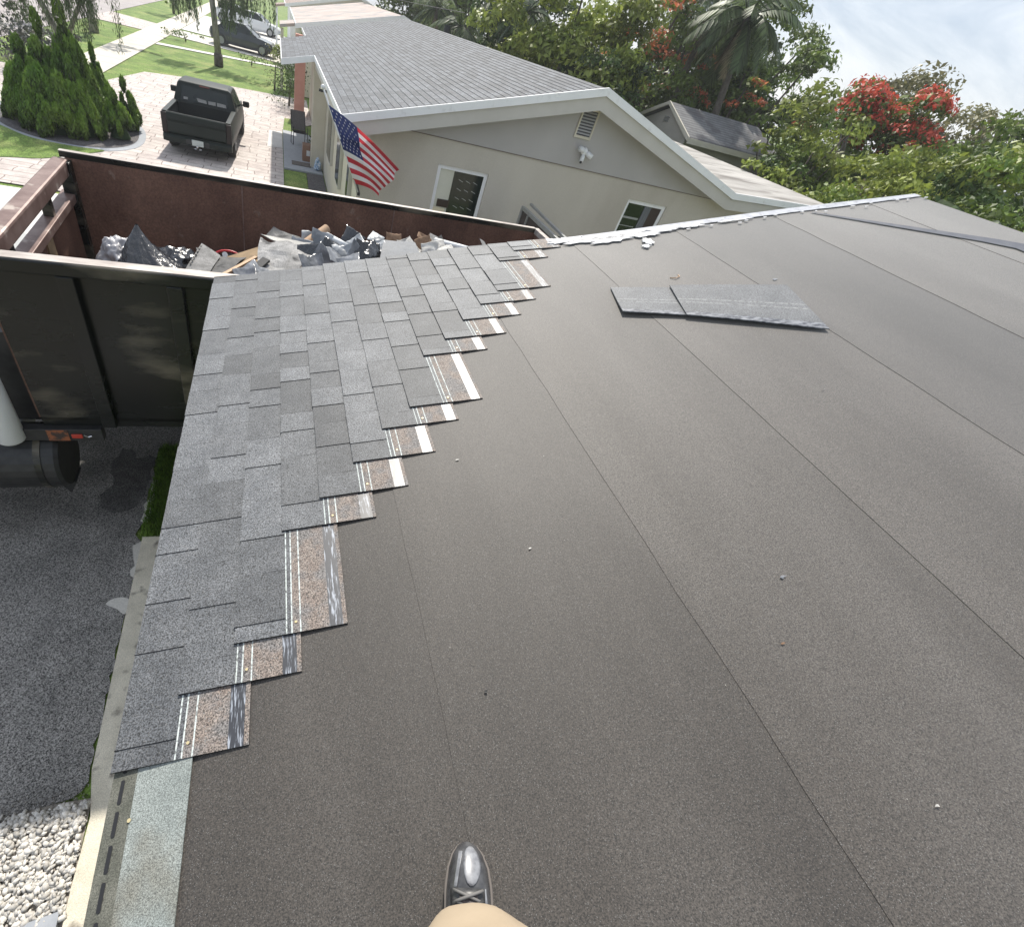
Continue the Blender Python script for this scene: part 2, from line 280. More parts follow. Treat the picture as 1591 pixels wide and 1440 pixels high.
# ------------------------------------------------------------------ ground, paving, road
def sheet(name, pts, z, m_, thick=0):
    mb = MB()
    if thick: mb.prism([(x, y, z - thick) for x, y in pts], (0, 0, thick))
    else: mb.add([(x, y, z) for x, y in pts], [tuple(range(len(pts)))])
    o = mb.build(name, m_); o['kind'] = 'structure'
    # polygons are listed anticlockwise or not; make them face up
    for p in o.data.polygons:
        if not thick and p.normal.z < 0: p.flip()
    return o
def smooth_poly(pts, n=5):
    out = []; L = len(pts)
    for i in range(L):
        p0, p1, p2, p3 = [Vector(pts[(i + k) % L]) for k in (-1, 0, 1, 2)]
        for j in range(n):
            t = j / n
            out.append(tuple(.5 * ((2 * p1) + (p2 - p0) * t + (2 * p0 - 5 * p1 + 4 * p2 - p3) * t * t + (3 * p1 - p0 - 3 * p2 + p3) * t ** 3)))
    return out
sheet('ground', [(-600, -600), (600, -600), (600, 600), (-600, 600)], -.03, M['grass'])
def wobble_line(a, b, n, amp, seed):
    r = random.Random(seed); return [(a[0] + (b[0] - a[0]) * i / n + r.uniform(-amp, amp), a[1] + (b[1] - a[1]) * i / n + r.uniform(-amp, amp)) for i in range(n + 1)]
sheet('driveway_asphalt', wobble_line((-1.33, 1.16), (-1.33, 3.4), 26, .022, 1) + wobble_line((-1.40, 3.45), (-1.40, 4.9), 12, .03, 2) + [(1.5, 5.0), (4.6, 5.6), (4.6, 7.3), (-9, 7.3), (-9, 1.0)] + wobble_line((-4, .98), (-1.4, 1.12), 24, .02, 3), -.006, M['asphalt'])
sheet('damp_patch', [(x + .05 * noise.noise(V(x * 9, y * 9, 0)), y + .09 * noise.noise(V(x * 8, y * 8, 5))) for x, y in smooth_poly([(-1.72, 3.85), (-1.5, 3.95), (-1.42, 4.25), (-1.44, 4.8), (-1.60, 4.75), (-1.74, 4.9), (-1.86, 4.6), (-1.78, 4.3), (-1.88, 4.1)], 12)], -.002, M['wet'])
sheet('concrete_strip', [(-1.345, 3.50), (-1.12, 3.50), (-1.12, -3), (-1.27, -3), (-1.27, .6), (-1.25, 1.0), (-1.31, 1.3)], .012, M['strip'], .05)
sheet('broken_curb', wobble_line((-1.41, 3.72), (-1.37, 4.35), 8, .02, 5) + wobble_line((-1.33, 4.35), (-1.33, 3.70), 8, .015, 6), .004, M['conc'], .03)
sheet('mortar_spill', smooth_poly([(-1.34, 2.6), (-1.33, 2.75), (-1.44, 2.78), (-1.52, 2.72), (-1.42, 2.66)], 4), .003, M['conc'])
sheet('mortar_edge', wobble_line((-1.36, 3.0), (-1.40, 3.40), 8, .02, 8) + [(-1.34, 3.45), (-1.34, 3.0)], .003, M['conc'])
sheet('gravel_bed', [(-9, -4), (-1.27, -4), (-1.27, 1.12), (-1.6, 1.12), (-9, .98)], -.012, mat('gravel_dirt', (.30, .27, .23), (.42, .38, .33), rough=.9, scale=30))
sheet('stepping_slab', [(-1.30, .50), (-1.30, -.6), (-2.4, -.6), (-2.4, .34)], .03, M['slab'], .06)
sheet('concrete_drive', [(-7.4, 7.6), (-1.5, 7.6), (-1.5, 13.3), (-7.4, 13.3)], -.008, M['concw'])
sheet('side_path', [(-1.1, 3.6), (13, 5.6), (13, 10.7), (1.5, 10.7), (1.5, 8), (-1.1, 7.4)], -.010, mat('side_yard_path', (.40, .37, .32), (.5, .46, .40), rough=.9, scale=1.5))
bed = [(-7.9, 19.3), (-7.2, 18.0), (-6.3, 17.35), (-5.4, 17.2), (-4.6, 17.5), (-4.15, 18.2), (-4.1, 19.2), (-4.4, 20.4), (-5.2, 21.4), (-6.6, 21.6), (-7.6, 20.8)]
sheet('paver_driveway', [(-7.0, 13.5), (-7.0, 26.2), (-6.35, 25.4), (-6.6, 27.2), (-5.9, 30.9), (-4.5, 31.8), (-1.2, 32.6), (1.5, 33.3), (1.5, 27.0), (.20, 24.8), (.20, 17.2), (.20, 13.6), (-3, 13.5)], -.004, M['paver'])
sheet('bed_border', smooth_poly([(x * 1.0 + (x + 6) * .10, y + (y - 19.3) * .12) for x, y in bed]), .004, M['slab'], .02)
sheet('planting_bed', smooth_poly(bed), .012, M['mulch'])
sheet('island_lawn', smooth_poly([(-7.4, 14.0), (-6.4, 15.1), (-5.6, 15.6), (-5.0, 16.5), (-4.6, 17.2), (-5.3, 17.1), (-6.3, 17.2), (-7.2, 17.85), (-8.2, 18.6), (-9.5, 17)]), .006, M['grass'])
sheet('sidewalk', [(-8.6, -30), (-7.05, -30), (-7.05, 300), (-8.6, 300)], .000, stripes_mat('sidewalk_concrete', ((.54, .50, .42), (.66, .61, .52)), (.25, .23, .2), 1, 1.55, .02, scale=1.2, grain=.1, gscale=60))
sheet('road', [(-20, -60), (-11.6, -60), (-11.6, 300), (-20, 300)], -.006, M['roadm'])
for i, (y0, y1) in enumerate([(19.2, 26), (46, 52)]):
    sheet('driveway_apron', [(-11.7, y0), (-8.55, y0 + .3), (-8.55, y1), (-11.7, y1 + .5)], -.002, M['paver'])
sheet('far_driveway', [(-7.0, 47.2), (1.2, 46.6), (1.2, 51.5), (-7.0, 51.5)], .002, M['conc'])
sheet('garden_kerb_path', [(-7.0, 41.0), (.4, 44.2), (.4, 45.0), (-7.0, 41.9)], .003, M['concw'])
sheet('far_drive', [(-7.0, 52.5), (1.4, 52.5), (1.4, 70), (-7.0, 70)], .001, M['concw'])
sheet('patio_slab', [(.22, 18.9), (1.48, 18.9), (1.48, 24.6), (.22, 24.6)], .03, M['slab'], .05)
sheet('bright_slab', [(-.35, 21.4), (.18, 21.6), (.18, 24.3), (-.3, 24.2)], .004, M['concw'])
sheet('lawn_patch', [(.24, 13.8), (.92, 13.8), (.92, 18.7), (.24, 18.7)], .006, M['grass'])
sheet('porch_lawn', [(.22, 24.7), (.9, 24.7), (1.0, 26.2), (.7, 27.4), (.3, 27.2)], .006, M['grass'])
sheet('stone_border', [(.94, 13.8), (1.48, 13.8), (1.48, 18.8), (.94, 18.8)], .02, M['mulch'], .03)

# grass tufts by the eave: real blades
def blades(name, polyfn, n, h, m_, z=0):
    vs = np.zeros((n, 3, 3)); t = rng.uniform(0, 1, n)
    P0 = polyfn(n); a = rng.uniform(0, 6.28, n); w = .006; hh = h * rng.uniform(.5, 1.2, n)
    lean = rng.normal(0, .35, (n, 2)) * hh[:, None]
    vs[:, 0, :2] = P0 + np.stack([np.cos(a), np.sin(a)], 1) * w; vs[:, 1, :2] = P0 - np.stack([np.cos(a), np.sin(a)], 1) * w; vs[:, 2, :2] = P0 + lean; vs[:, 2, 2] = hh; vs[:, :, 2] += z
    return raw_mesh(name, vs.reshape(-1, 3), 3, n, np.repeat(t, 3), m_)
def raw_mesh(name, verts, k, n, tint, m_, parent=None):
    me = bpy.data.meshes.new(name); me.vertices.add(len(verts)); me.vertices.foreach_set('co', verts.astype(np.float32).ravel())
    me.loops.add(n * k); me.loops.foreach_set('vertex_index', np.arange(n * k, dtype=np.int32)); me.polygons.add(n)
    me.polygons.foreach_set('loop_start', np.arange(0, n * k, k, dtype=np.int32)); me.update(calc_edges=True)
    a = me.color_attributes.new('tint', 'FLOAT_COLOR', 'POINT'); c = np.ones((len(verts), 4), np.float32); c[:, :3] = tint[:, None]; a.data.foreach_set('color', c.ravel())
    me.materials.append(m_); o = bpy.data.objects.new(name, me); COL.objects.link(o); o.parent = parent
    return o
g = blades('grass', lambda n: np.stack([rng.uniform(-1.37, -1.10, n), rng.uniform(3.5, 4.95, n)], 1), 5000, .055, M['blade'])
tag(g, kind='stuff', label='strip of green grass between the asphalt and the eave', cat='grass')
# white pebbles
def pebbles():
    bm = bmesh.new(); bmesh.ops.create_icosphere(bm, subdivisions=1, radius=1); bv = np.array([v.co[:] for v in bm.verts]); bf = np.array([[v.index for v in f.verts] for f in bm.faces]); bm.free()
    xs, ys = [], []
    n = 8200; Vv = []; T = []
    for i in range(n):
        x = -1.28 - abs(rng.normal(0, .0)) - rng.uniform(0, 1.25); lim = 1.10 + (x + 1.28) * .035
        y = rng.uniform(-.4, lim)
        if y < .5 and x > -2.5 and y < .46 + (x + 1.3) * .15: continue
        s = rng.uniform(.009, .021) * (1.35 if rng.random() < .12 else 1)
        sc = np.array([s * rng.uniform(.9, 1.7), s * rng.uniform(.7, 1.1), s * rng.uniform(.35, .6)])
        v = bv * (1 + rng.uniform(-.26, .22, (len(bv), 1))) * sc
        a = rng.uniform(0, 3.14); b_ = rng.uniform(-.5, .5); Rz = np.array([[math.cos(a), -math.sin(a), 0], [math.sin(a), math.cos(a), 0], [0, 0, 1]]); Rx = np.array([[1, 0, 0], [0, math.cos(b_), -math.sin(b_)], [0, math.sin(b_), math.cos(b_)]])
        v = v @ Rx.T @ Rz.T + np.array([x, y, rng.uniform(0.0, .028)])
        Vv.append(v[bf].reshape(-1, 3)); T.append(np.full(len(bf) * 3, rng.uniform(0, 1)))
    Vv = np.concatenate(Vv); T = np.concatenate(T); o = raw_mesh('gravel', Vv, 3, len(Vv) // 3, T, M['pebble'])
    bm = bmesh.new(); bm.from_mesh(o.data); bmesh.ops.remove_doubles(bm, verts=bm.verts, dist=1e-5); bm.to_mesh(o.data); bm.free()
    tag(o, 'bed of white pebbles at the end of the asphalt', 'gravel', kind='stuff')
pebbles()
def spill():
    Vv, T = [], []
    for i in range(900):
        x = rng.uniform(-2.5, -1.3); y = 1.04 + abs(rng.normal(0, .075)) + (x + 1.28) * .02; s = rng.uniform(.003, .009); v = rng.normal(0, 1, (6, 3)); v = v / np.linalg.norm(v, axis=1)[:, None] * s + np.array([x, y, .002]); idx = [(0, 1, 2), (0, 2, 3), (3, 4, 5), (1, 4, 2), (5, 0, 4)]
        Vv.append(np.concatenate([v[list(t)] for t in idx])); T.append(np.full(15, rng.uniform(0, 1)))
    V_ = np.concatenate(Vv); o = raw_mesh('gravel', V_, 3, len(V_) // 3, np.concatenate(T), M['grit']); tag(o, 'small stones spilling from the pebble bed onto the asphalt', 'gravel', kind='stuff')
M['grit'] = mat('mixed_grit', (.16, .15, .14), (.45, .42, .38), rough=.8, scale=40, tint=.5)
spill()
# ------------------------------------------------------------------ our house and its roof
AL = rad(14.7); CA, SA = math.cos(AL), math.sin(AL); Z0 = ZC - 1.3845
def U(u, y, n=0): return V(u * CA - n * SA, y, Z0 + u * SA + n * CA)      # a point on the roof slope: u up the slope, n above it
RIDGE, EAVE, RAKE, BACK = 4.862, -.392, 3.27, -7.5
H = empty('house', (1, 0, 0), label='single storey house in the foreground, its roof half covered in new grey shingles', cat='house')
H.location = (0, 0, 0)
mb = MB(); xr = RIDGE * CA; zr = Z0 + RIDGE * SA
poly = [(.1, 0, 0), (.1, 0, Z0 + .1 * SA - .12), (xr, 0, zr - .16), (2 * xr - .1, 0, Z0 - .02), (2 * xr - .1, 0, 0)]
mb.prism([(x, BACK + .3, z) for x, _, z in poly], (0, 2.95 - BACK - .3, 0)); mb.build('wall', M['stucco'], H)
roof = MB(); roof.prism([U(EAVE + .01, BACK, -.02), U(RIDGE, BACK, -.02), U(RIDGE, BACK, -.12), U(EAVE + .01, BACK, -.10)], (0, RAKE - BACK - .01, 0))
e2 = V(2 * xr - EAVE * CA, 0, Z0 + EAVE * SA); roof.prism([(xr, BACK, zr - .021), (e2.x, BACK, e2.z - .02), (e2.x, BACK, e2.z - .11), (xr, BACK, zr - .12)], (0, RAKE - BACK - .01, 0))
ROOF = roof.build('roof', M['oldsh'], H)
# underlayment: overlapping strips, each lapping 4 mm over the one below it
seams = [EAVE, .44, 1.235, 2.03, 2.81, 3.61, 4.41, RIDGE]
tints = [.28, .32, .46, .60, .42, .92, 1.0]
for i in range(7):
    mb = MB(); a, b = seams[i], seams[i + 1]; hi = .0016; NY = 60; r = random.Random(i)
    wv = [r.uniform(-.004, .004) for _ in range(NY + 1)]
    def y_(j): return BACK + (RAKE - BACK) * j / NY
    for j in range(NY):
        y0, y1 = y_(j), y_(j + 1); a0, a1 = a + wv[j], a + wv[j + 1]; bb = b + .012 if i < 6 else b
        if i == 0: a0 = a1 = a
        mb.quad(U(a0, y0, hi), U(bb, y0, 0), U(bb, y1, 0), U(a1, y1, hi), 0, tints[i])
        mb.quad(U(a0, y0, -.004), U(a0, y0, hi), U(a1, y1, hi), U(a1, y1, -.004), 1, .3)
    mb.build('underlayment_sheet', [M['under'], M['lap']], ROOF, tint=True)
mb = MB(); mb.add([U(RIDGE, BACK, .0), V(e2.x, BACK, e2.z), V(e2.x, RAKE, e2.z), U(RIDGE, RAKE, .0)], [(0, 1, 2, 3)], t=.5); mb.build('underlayment_sheet', M['under'], ROOF, tint=True)
# bluish band near the ridge, widening away from the rake
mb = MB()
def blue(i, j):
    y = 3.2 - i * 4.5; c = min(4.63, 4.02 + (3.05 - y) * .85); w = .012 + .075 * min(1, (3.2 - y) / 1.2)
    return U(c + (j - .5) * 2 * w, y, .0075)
mb.grid(blue, 30, 1); bo = mb.build('ridge_band', M['blueband'], ROOF)
# wrinkles and scuffs on the felt: slim raised folds
for (u, y, l, an) in [(2.62, .34, .05, 1.5), (2.40, 1.35, .04, 1.2)]:
    mb = MB(); pts = [U(u + math.sin(an) * (k - 3) * l / 6 + .006 * math.sin(k), y + math.cos(an) * (k - 3) * l / 6, .006) for k in range(7)]
    mb.tube(pts, [.0004, .0007, .001, .0012, .001, .0007, .0004], 5); mb.build('felt_wrinkle', M['under'], ROOF, smooth=True, tint=True)
# drip edge on the rake and eave
mb = MB(); r = random.Random(4); NN = 90
def rk(u): return RAKE + .035 + .012 * math.sin(u * 2.1) + (.02 if u < 1.9 else 0)
ed = [U(EAVE + (RIDGE - EAVE) * k / NN, 0, 0) for k in range(NN + 1)]
for k in range(NN):
    u0 = EAVE + (RIDGE - EAVE) * k / NN; u1 = EAVE + (RIDGE - EAVE) * (k + 1) / NN; w0 = (.055 if u0 < 2.9 else .03) + r.uniform(-.0, .008)
    if k == 0: pw = w0
    mb.add([U(u0, rk(u0), .008), U(u1, rk(u1), .008), U(u1, RAKE - w0, .0085), U(u0, RAKE - pw, .0085)], [(3, 2, 1, 0)]); pw = w0
    mb.add([U(u0, rk(u0), .008), U(u1, rk(u1), .008), U(u1, rk(u1), -.07), U(u0, rk(u0), -.07)], [(0, 1, 2, 3)])
mb.build('drip_edge', M['drip'], ROOF)
mb = MB(); mb.bar(U(EAVE + .012, BACK, -.05), U(EAVE + .012, RAKE, -.05), .012, .08, up=(0, 0, 1)); mb.build('eave_flashing', mat('galvanised', (.12, .12, .12), rough=.6), ROOF)
# cement smears over the drip edge
sm = random.Random(9)
for (u, y, a, b) in [(2.02, 3.235, .16, .045), (2.38, 3.225, .24, .04), (2.75, 3.235, .14, .03), (2.12, 3.19, .16, .030), (2.28, 3.16, .15, .045), (2.42, 3.19, .12, .030), (2.58, 3.17, .10, .04), (2.72, 3.20, .10, .02), (2.52, 3.06, .035, .055), (2.47, 2.99, .03, .025), (2.95, 3.21, .13, .016), (3.3, 3.22, .12, .012)]:
    pts = []
    for k in range(22):
        an = k / 22 * 6.283; q = 1 + sm.uniform(-.42, .30); pts.append(U(u + math.cos(an) * a * q, y + math.sin(an) * b * q, .0135))
    mb = MB(); mb.prism([p - V(0, 0, .004) for p in pts], (0, 0, .004)); mb.build('cement_smear', M['cement'], ROOF)
for k in sorted(sm.sample(range(26), 15)):       # pale blobs and nail heads along the rake
    u = 2.9 + k * .078 + sm.uniform(-.02, .02); y = 3.19 + sm.uniform(-.03, .03); pts = [U(u + math.cos(q) * sm.uniform(.005, .024), y + math.sin(q) * sm.uniform(.003, .010), .014) for q in np.arange(0, 6.28, .7)]
    mbn = MB(); mbn.prism([p - V(0, 0, .003) for p in pts], (0, 0, .003)); mbn.build('flashing_nail', M['cement'], ROOF)
# starter strip at the eave
mb = MB(); mb.prism([U(-.207, BACK, .006), U(EAVE + .052, BACK, .006), U(EAVE + .052, BACK, .0095), U(-.207, BACK, .0095)], (0, .8 - BACK, 0), 0)
mb.prism([U(EAVE + .052, BACK, .006), U(EAVE - .006, BACK, .006), U(EAVE - .006, BACK, .0095), U(EAVE + .052, BACK, .0095)], (0, .8 - BACK, 0), 1)
ST = mb.build('starter_strip', [M['starter'], M['starter_dirty']], ROOF)
for k in range(-3, 5):
    y0 = .1755 + k * .0665; mb = MB(); mb.prism([U(-.372 - .005 * math.cos(q), y0 + (.022 if math.sin(q) > 0 else -.022) + .004 * math.sin(q), .0098) for q in np.linspace(0, 6.28, 13)[:-1]], (0, 0, .0015)); mb.build('slot_mark', M['tar'], ST)
def nail(u, y, n=.0125, r=.0045):
    mb = MB(); mb.prism([U(u + math.cos(q) * r, y + math.sin(q) * r, n) for q in np.linspace(0, 6.28, 11)[:-1]], (0, 0, .0018)); return mb.build('nail', M['nail'], ST)
nail(-.34, .31, .011)
# shingle courses: each a sheet resting on the course below, with laminated tabs
EXP, WID, TK, LAM = .143, .337, .003, .0028
B0 = .0135
fronts = [.42, .584, .702, 1.095, 1.22, 1.38, 1.553, 1.67, 2.06, 2.186, 2.352, 2.50, 2.63, 3.03, 3.16]
def nh(s): return .006 + B0 * (1 - s / WID)
for i, y0 in enumerate(fronts):
    u0 = EAVE - .012 + i * EXP; yend = RAKE + .055 + random.Random(i).uniform(-.012, .01); mb = MB(); r = random.Random(100 + i)
    umax = WID
    segs = [0, .150, .156, .168, .172, .193, .197, .272, .330, WID]; mats_ = [0, 0, 2, 0, 2, 1, 2, 1, 3]   # gray, paint lines, brown band, sealant
    segs = [0, .152, .156, .168, .172, .194, .198, .283, .324, WID]; mats_ = [0, 2, 0, 2, 1, 2, 1, 3, 1]
    cuts = [y0]; y = y0 + r.uniform(.04, .12)
    while y < yend: cuts.append(y); y += r.choice([.11, .15, .19, .23]) + r.uniform(-.02, .03)
    cuts.append(yend)
    raised = r.random() < .5; ts = []
    for k in range(len(cuts) - 1):
        a, b = cuts[k], cuts[k + 1]; t = r.choice([.10, .38, .5, .6, .78, .98]) + r.uniform(-.1, .1)
        ex = LAM if raised else 0
        jag = r.uniform(-.0015, .0015)
        mb.add([U(u0 + jag, a, nh(0) + ex), U(u0 + .152, a, nh(.152) + ex * .7), U(u0 + .152, b, nh(.152) + ex * .7), U(u0 + jag, b, nh(0) + ex)], [(0, 1, 2, 3)], 0, t)
        mb.add([U(u0 + jag, a, nh(0) - TK), U(u0 + jag, a, nh(0) + ex), U(u0 + jag, b, nh(0) + ex), U(u0 + jag, b, nh(0) - TK)], [(0, 1, 2, 3)], 4)
        if k > 0:      # the cut side of a tab shows as a thin dark step
            mb.add([U(u0, a - .0018, nh(0) - TK + .0016), U(u0 + .152, a - .0018, nh(.152) - TK + .0016), U(u0 + .152, a, nh(.152) + LAM), U(u0, a, nh(0) + LAM)], [(0, 1, 2, 3)], 4)
        # some tabs carry a half-tone blend band
        raised = not raised if r.random() < .85 else raised
    for (s0, s1, mi) in zip(segs[1:-1], segs[2:], mats_[1:]):
        mb.add([U(u0 + s0, y0, nh(s0)), U(u0 + s1, y0, nh(s1)), U(u0 + s1, yend, nh(s1)), U(u0 + s0, yend, nh(s0))], [(0, 1, 2, 3)], mi, .5)
    mb.add([U(u0, y0, nh(0) - TK - .002), U(u0 + WID, y0, .001), U(u0 + WID, y0, nh(WID)), U(u0, y0, nh(0) + .002)], [(0, 1, 2, 3)], 4)
    mb.add([U(u0 + WID, y0, .001), U(u0 + WID, yend, .001), U(u0 + WID, yend, nh(WID)), U(u0 + WID, y0, nh(WID))], [(0, 1, 2, 3)], 4)
    mb.add([U(u0, yend, nh(0) - .012), U(u0 + WID, yend, -.006), U(u0 + WID, yend, nh(WID)), U(u0, yend, nh(0))], [(3, 2, 1, 0)], 4)
    C = mb.build('shingle_course', [M['gran'], M['brown_gran'], M['chalk'], M['sealant'], M['shedge']], ROOF, tint=True)
    # nails in the nailing zone near the open end
    for yy in [y0 + .035] + ([y0 + .16, y0 + .20] if i in (3, 8) else []):
        mb = MB(); mb.prism([U(u0 + .182 + math.cos(q) * .0042, yy + math.sin(q) * .0042, nh(.182) + .0003) for q in np.linspace(0, 6.28, 11)[:-1]], (0, 0, .0018))
        mb.build('nail', M['nail'], C)

# loose shingles lying on the felt
def loose(name, P, label, lift=.006, curl=.0, th=.006):
    """P: four corners (u,y): lower-left, lower-right, upper-right, upper-left; sealant strip runs along the lower edge"""
    mb = MB(); ll, lr, ur, ul = [Vector((a, b)) for a, b in P]; nu = 16
    rows = [0, .11, .15, .40, .43, .50, .53, 1]; mt = [3, 1, 0, 5, 0, 5, 0]
    def pt(s, t):
        p = (ll * (1 - s) + lr * s) * (1 - t) + (ul * (1 - s) + ur * s) * t; n = lift + curl * (1 - s) * (1 - t) ** 2 + .004 * math.sin(3.1 * s + 1)
        return U(p.x, p.y, n)
    for i in range(nu):
        for j in range(7):
            s0, s1 = i / nu, (i + 1) / nu; t0, t1 = rows[j], rows[j + 1]
            mb.add([pt(s0, t0), pt(s1, t0), pt(s1, t1), pt(s0, t1)], [(0, 1, 2, 3)], mt[j] if mt[j] != 1 else 0, .62)
    o = mb.build(name, [M['gran'], M['brown_gran'], M['chalk'], M['sealant2'], M['shedge'], M['chalk2']], tint=True, solid=-th)
    for k, sx in enumerate((.28, .55, .8)):
        l = MB(); l.bar(pt(sx, .53) + V(0, 0, .0015), pt(sx, 1) + V(0, 0, .0015), .004, .002); l.build('tab_joint', M['shedge'], o)
    tag(o, label, 'shingle', 'loose shingles on the felt'); return o
loose('shingle', [(1.887, 2.198), (2.6, 1.93), (2.75, 2.27), (1.97, 2.503)], 'lower loose shingle with its left end and dark curled edge showing', .003, .014, .005)
loose('shingle', [(2.19, 2.075), (2.79, 1.769), (2.925, 2.243), (2.29, 2.41)], 'upper loose shingle overlapping the other, flat on the grey felt', .015, .002, .005)

# scraps on the felt
def scrap(u, y, s, m_, name, label, pts=6, h=.006):
    r = random.Random(int(u * 1000)); mb = MB(); P = [U(u + math.cos(q) * s * r.uniform(.3, 1.5), y + math.sin(q) * s * r.uniform(.15, .8), .0045 + r.uniform(0, h * .5)) for q in np.linspace(0, 6.28, pts + 1)[:-1]]
    c = U(u, y, .0065); mb.add(P + [c], [(k, (k + 1) % pts, pts) for k in range(pts)]); o = mb.build(name, m_, solid=.0008); tag(o, label, 'scrap', 'small scraps on the felt')
scrap(1.58, .56, .011, M['film'], 'foil_scrap', 'small crumpled grey foil scrap in the middle of the felt')
scrap(1.43, .37, .006, M['orange'], 'wood_chip', 'tiny orange wood chip near the middle of the felt')
scrap(.72, 1.31, .007, M['pale'], 'paper_scrap', 'white scrap close to the stepped shingle edge')
scrap(.85, .84, .006, M['pale'], 'paper_scrap', 'thin white scrap left of the long felt seam')
scrap(.57, .42, .007, M['black'], 'plastic_scrap', 'small dark scrap on the near felt strip above the shoe')
scrap(1.5, -.04, .005, M['pale'], 'paper_scrap', 'pale crumb on the felt at the lower right')
scrap(2.93, 2.34, .016, M['film'], 'foil_scrap', 'dark foil scrap at the upper end of the loose shingles')
mb = MB(); mb.tube([U(2.37, 2.53, .005), U(2.395, 2.51, .008), U(2.43, 2.525, .007), U(2.435, 2.55, .005)], .003, 5)
tag(mb.build('wood_shaving', M['wood']), 'curled pale wood shaving beyond the loose shingles', 'scrap', 'small scraps on the felt')
# countless crumbs of grit
n = 420; uu = rng.uniform(-.1, 4.3, n); yy = rng.uniform(-.6, 3.1, n); vs = np.zeros((n, 3, 3)); tt = rng.uniform(0, 1, n)
for k in range(n):
    s = rng.uniform(.0008, .0020)
    for q in range(3):
        an = rng.uniform(0, 6.28); p = U(uu[k] + math.cos(an + q * 2) * s, yy[k] + math.sin(an + q * 2) * s, .0035 + rng.uniform(.0005, .0015)); vs[k, q] = p[:]
gr = raw_mesh('grit', vs.reshape(-1, 3), 3, n, np.repeat(tt, 3), M['pebble']); tag(gr, 'pale grit crumbs scattered over the felt', 'grit', kind='stuff')

# ------------------------------------------------------------------ person standing on the roof
PE = empty('person', (0, 0, 0), label='person in tan trousers and shiny silver sneakers standing on the roof', cat='person')
def skinned(name, chain, m_, parent, sub=2):
    """chain: list of (pos, radius, parent index)"""
    me = bpy.data.meshes.new(name); me.from_pydata([c[0] for c in chain], [(c[2], i) for i, c in enumerate(chain) if c[2] >= 0], []); me.materials.append(m_)
    o = bpy.data.objects.new(name, me); COL.objects.link(o); o.parent = parent
    o.modifiers.new('skin', 'SKIN'); sv_ = me.skin_vertices[0].data
    for i, c in enumerate(chain):
        rr = c[1] if isinstance(c[1], tuple) else (c[1], c[1]); sv_[i].radius = rr; sv_[i].use_root = (i == 0)
    for mo in o.modifiers: mo.use_smooth_shade = True if hasattr(mo, 'use_smooth_shade') else None
    md = o.modifiers.new('sub', 'SUBSURF'); md.levels = md.render_levels = sub
    return o
def rz(u): return Z0 + u * SA
def body_pts():
    zr_ = rz(.40)
    return zr_
gx = .37
# trousers: pelvis, two legs; the right knee comes forward into the picture
pel = (.20, -.34, 3.90)
chain = [(pel, .15, -1), ((.28, -.26, 3.80), .10, 0), ((.235, -.066, 3.584), (.112, .108), 1), ((.30, -.13, 3.37), .066, 2), ((.37, -.19, rz(.38) + .14), .058, 3),
         ((.10, -.36, 3.82), .105, 0), ((.06, -.36, 3.42), .078, 5), ((.05, -.42, rz(.05) + .12), .06, 6), ((.20, -.37, 4.02), .15, 0)]
tr_ = skinned('trousers', chain, M['khaki'], PE, 4); tx = bpy.data.textures.new('cloth_folds', 'CLOUDS'); tx.noise_scale = .075; tx.noise_depth = 1; dm = tr_.modifiers.new('folds', 'DISPLACE'); dm.texture = tx; dm.strength = .022; dm.mid_level = .5; dm.texture_coords = 'GLOBAL'
body = [((.20, -.37, 4.0), .135, -1), ((.20, -.40, 4.25), (.18, .12), 0), ((.19, -.42, 4.45), (.17, .10), 1), ((.18, -.42, 4.56), .055, 2), ((.17, -.40, 4.66), .075, 3), ((.165, -.37, 4.74), .095, 4), ((.165, -.37, 4.83), .07, 5),
        ((.38, -.40, 4.43), .055, 2), ((.42, -.44, 4.18), .042, 7), ((.28, -.22, 4.10), .032, 8), ((.22, -.12, 4.16), (.034, .045), 9),
        ((-.01, -.40, 4.43), .055, 2), ((-.06, -.44, 4.18), .042, 11), ((.02, -.22, 4.10), .032, 12), ((.06, -.13, 4.16), (.034, .045), 13)]
bo = skinned('body', body, M['skin'], PE)
shirt = [((.20, -.37, 3.97), (.165, .13), -1), ((.20, -.40, 4.25), (.20, .135), 0), ((.19, -.42, 4.47), (.17, .11), 1), ((.38, -.40, 4.44), .07, 2), ((.41, -.43, 4.26), .06, 3), ((-.01, -.40, 4.44), .07, 2), ((-.05, -.43, 4.26), .06, 5)]
skinned('shirt', shirt, M['shirt'], PE)
for s, (hx, hy) in ((1, (.222, -.140)), (-1, (.062, -.150))):       # fingers of each hand, curled round the phone
    for k in range(5):
        a0 = V(hx, hy, 4.125 + .015 * k); ln = (.055, .07, .075, .07, .055)[k]
        skinned('finger', [(a0[:], .010, -1), ((a0 + V(-s * ln * .5, .02, .008))[:], .009, 0), ((a0 + V(-s * ln * .9, .012, .01))[:], .008, 1)], M['skin'], bo, 1)
mb = MB(); mb.grid(lambda i, j: V(.165 + .098 * math.sin(math.pi * (.02 + .5 * j)) * math.cos(i * 6.283), -.385 + .108 * math.sin(math.pi * (.02 + .5 * j)) * math.sin(i * 6.283), 4.77 + .115 * math.cos(math.pi * (.02 + .5 * j))), 20, 8)
mb.build('hair', M['hairm'], PE, smooth=True)
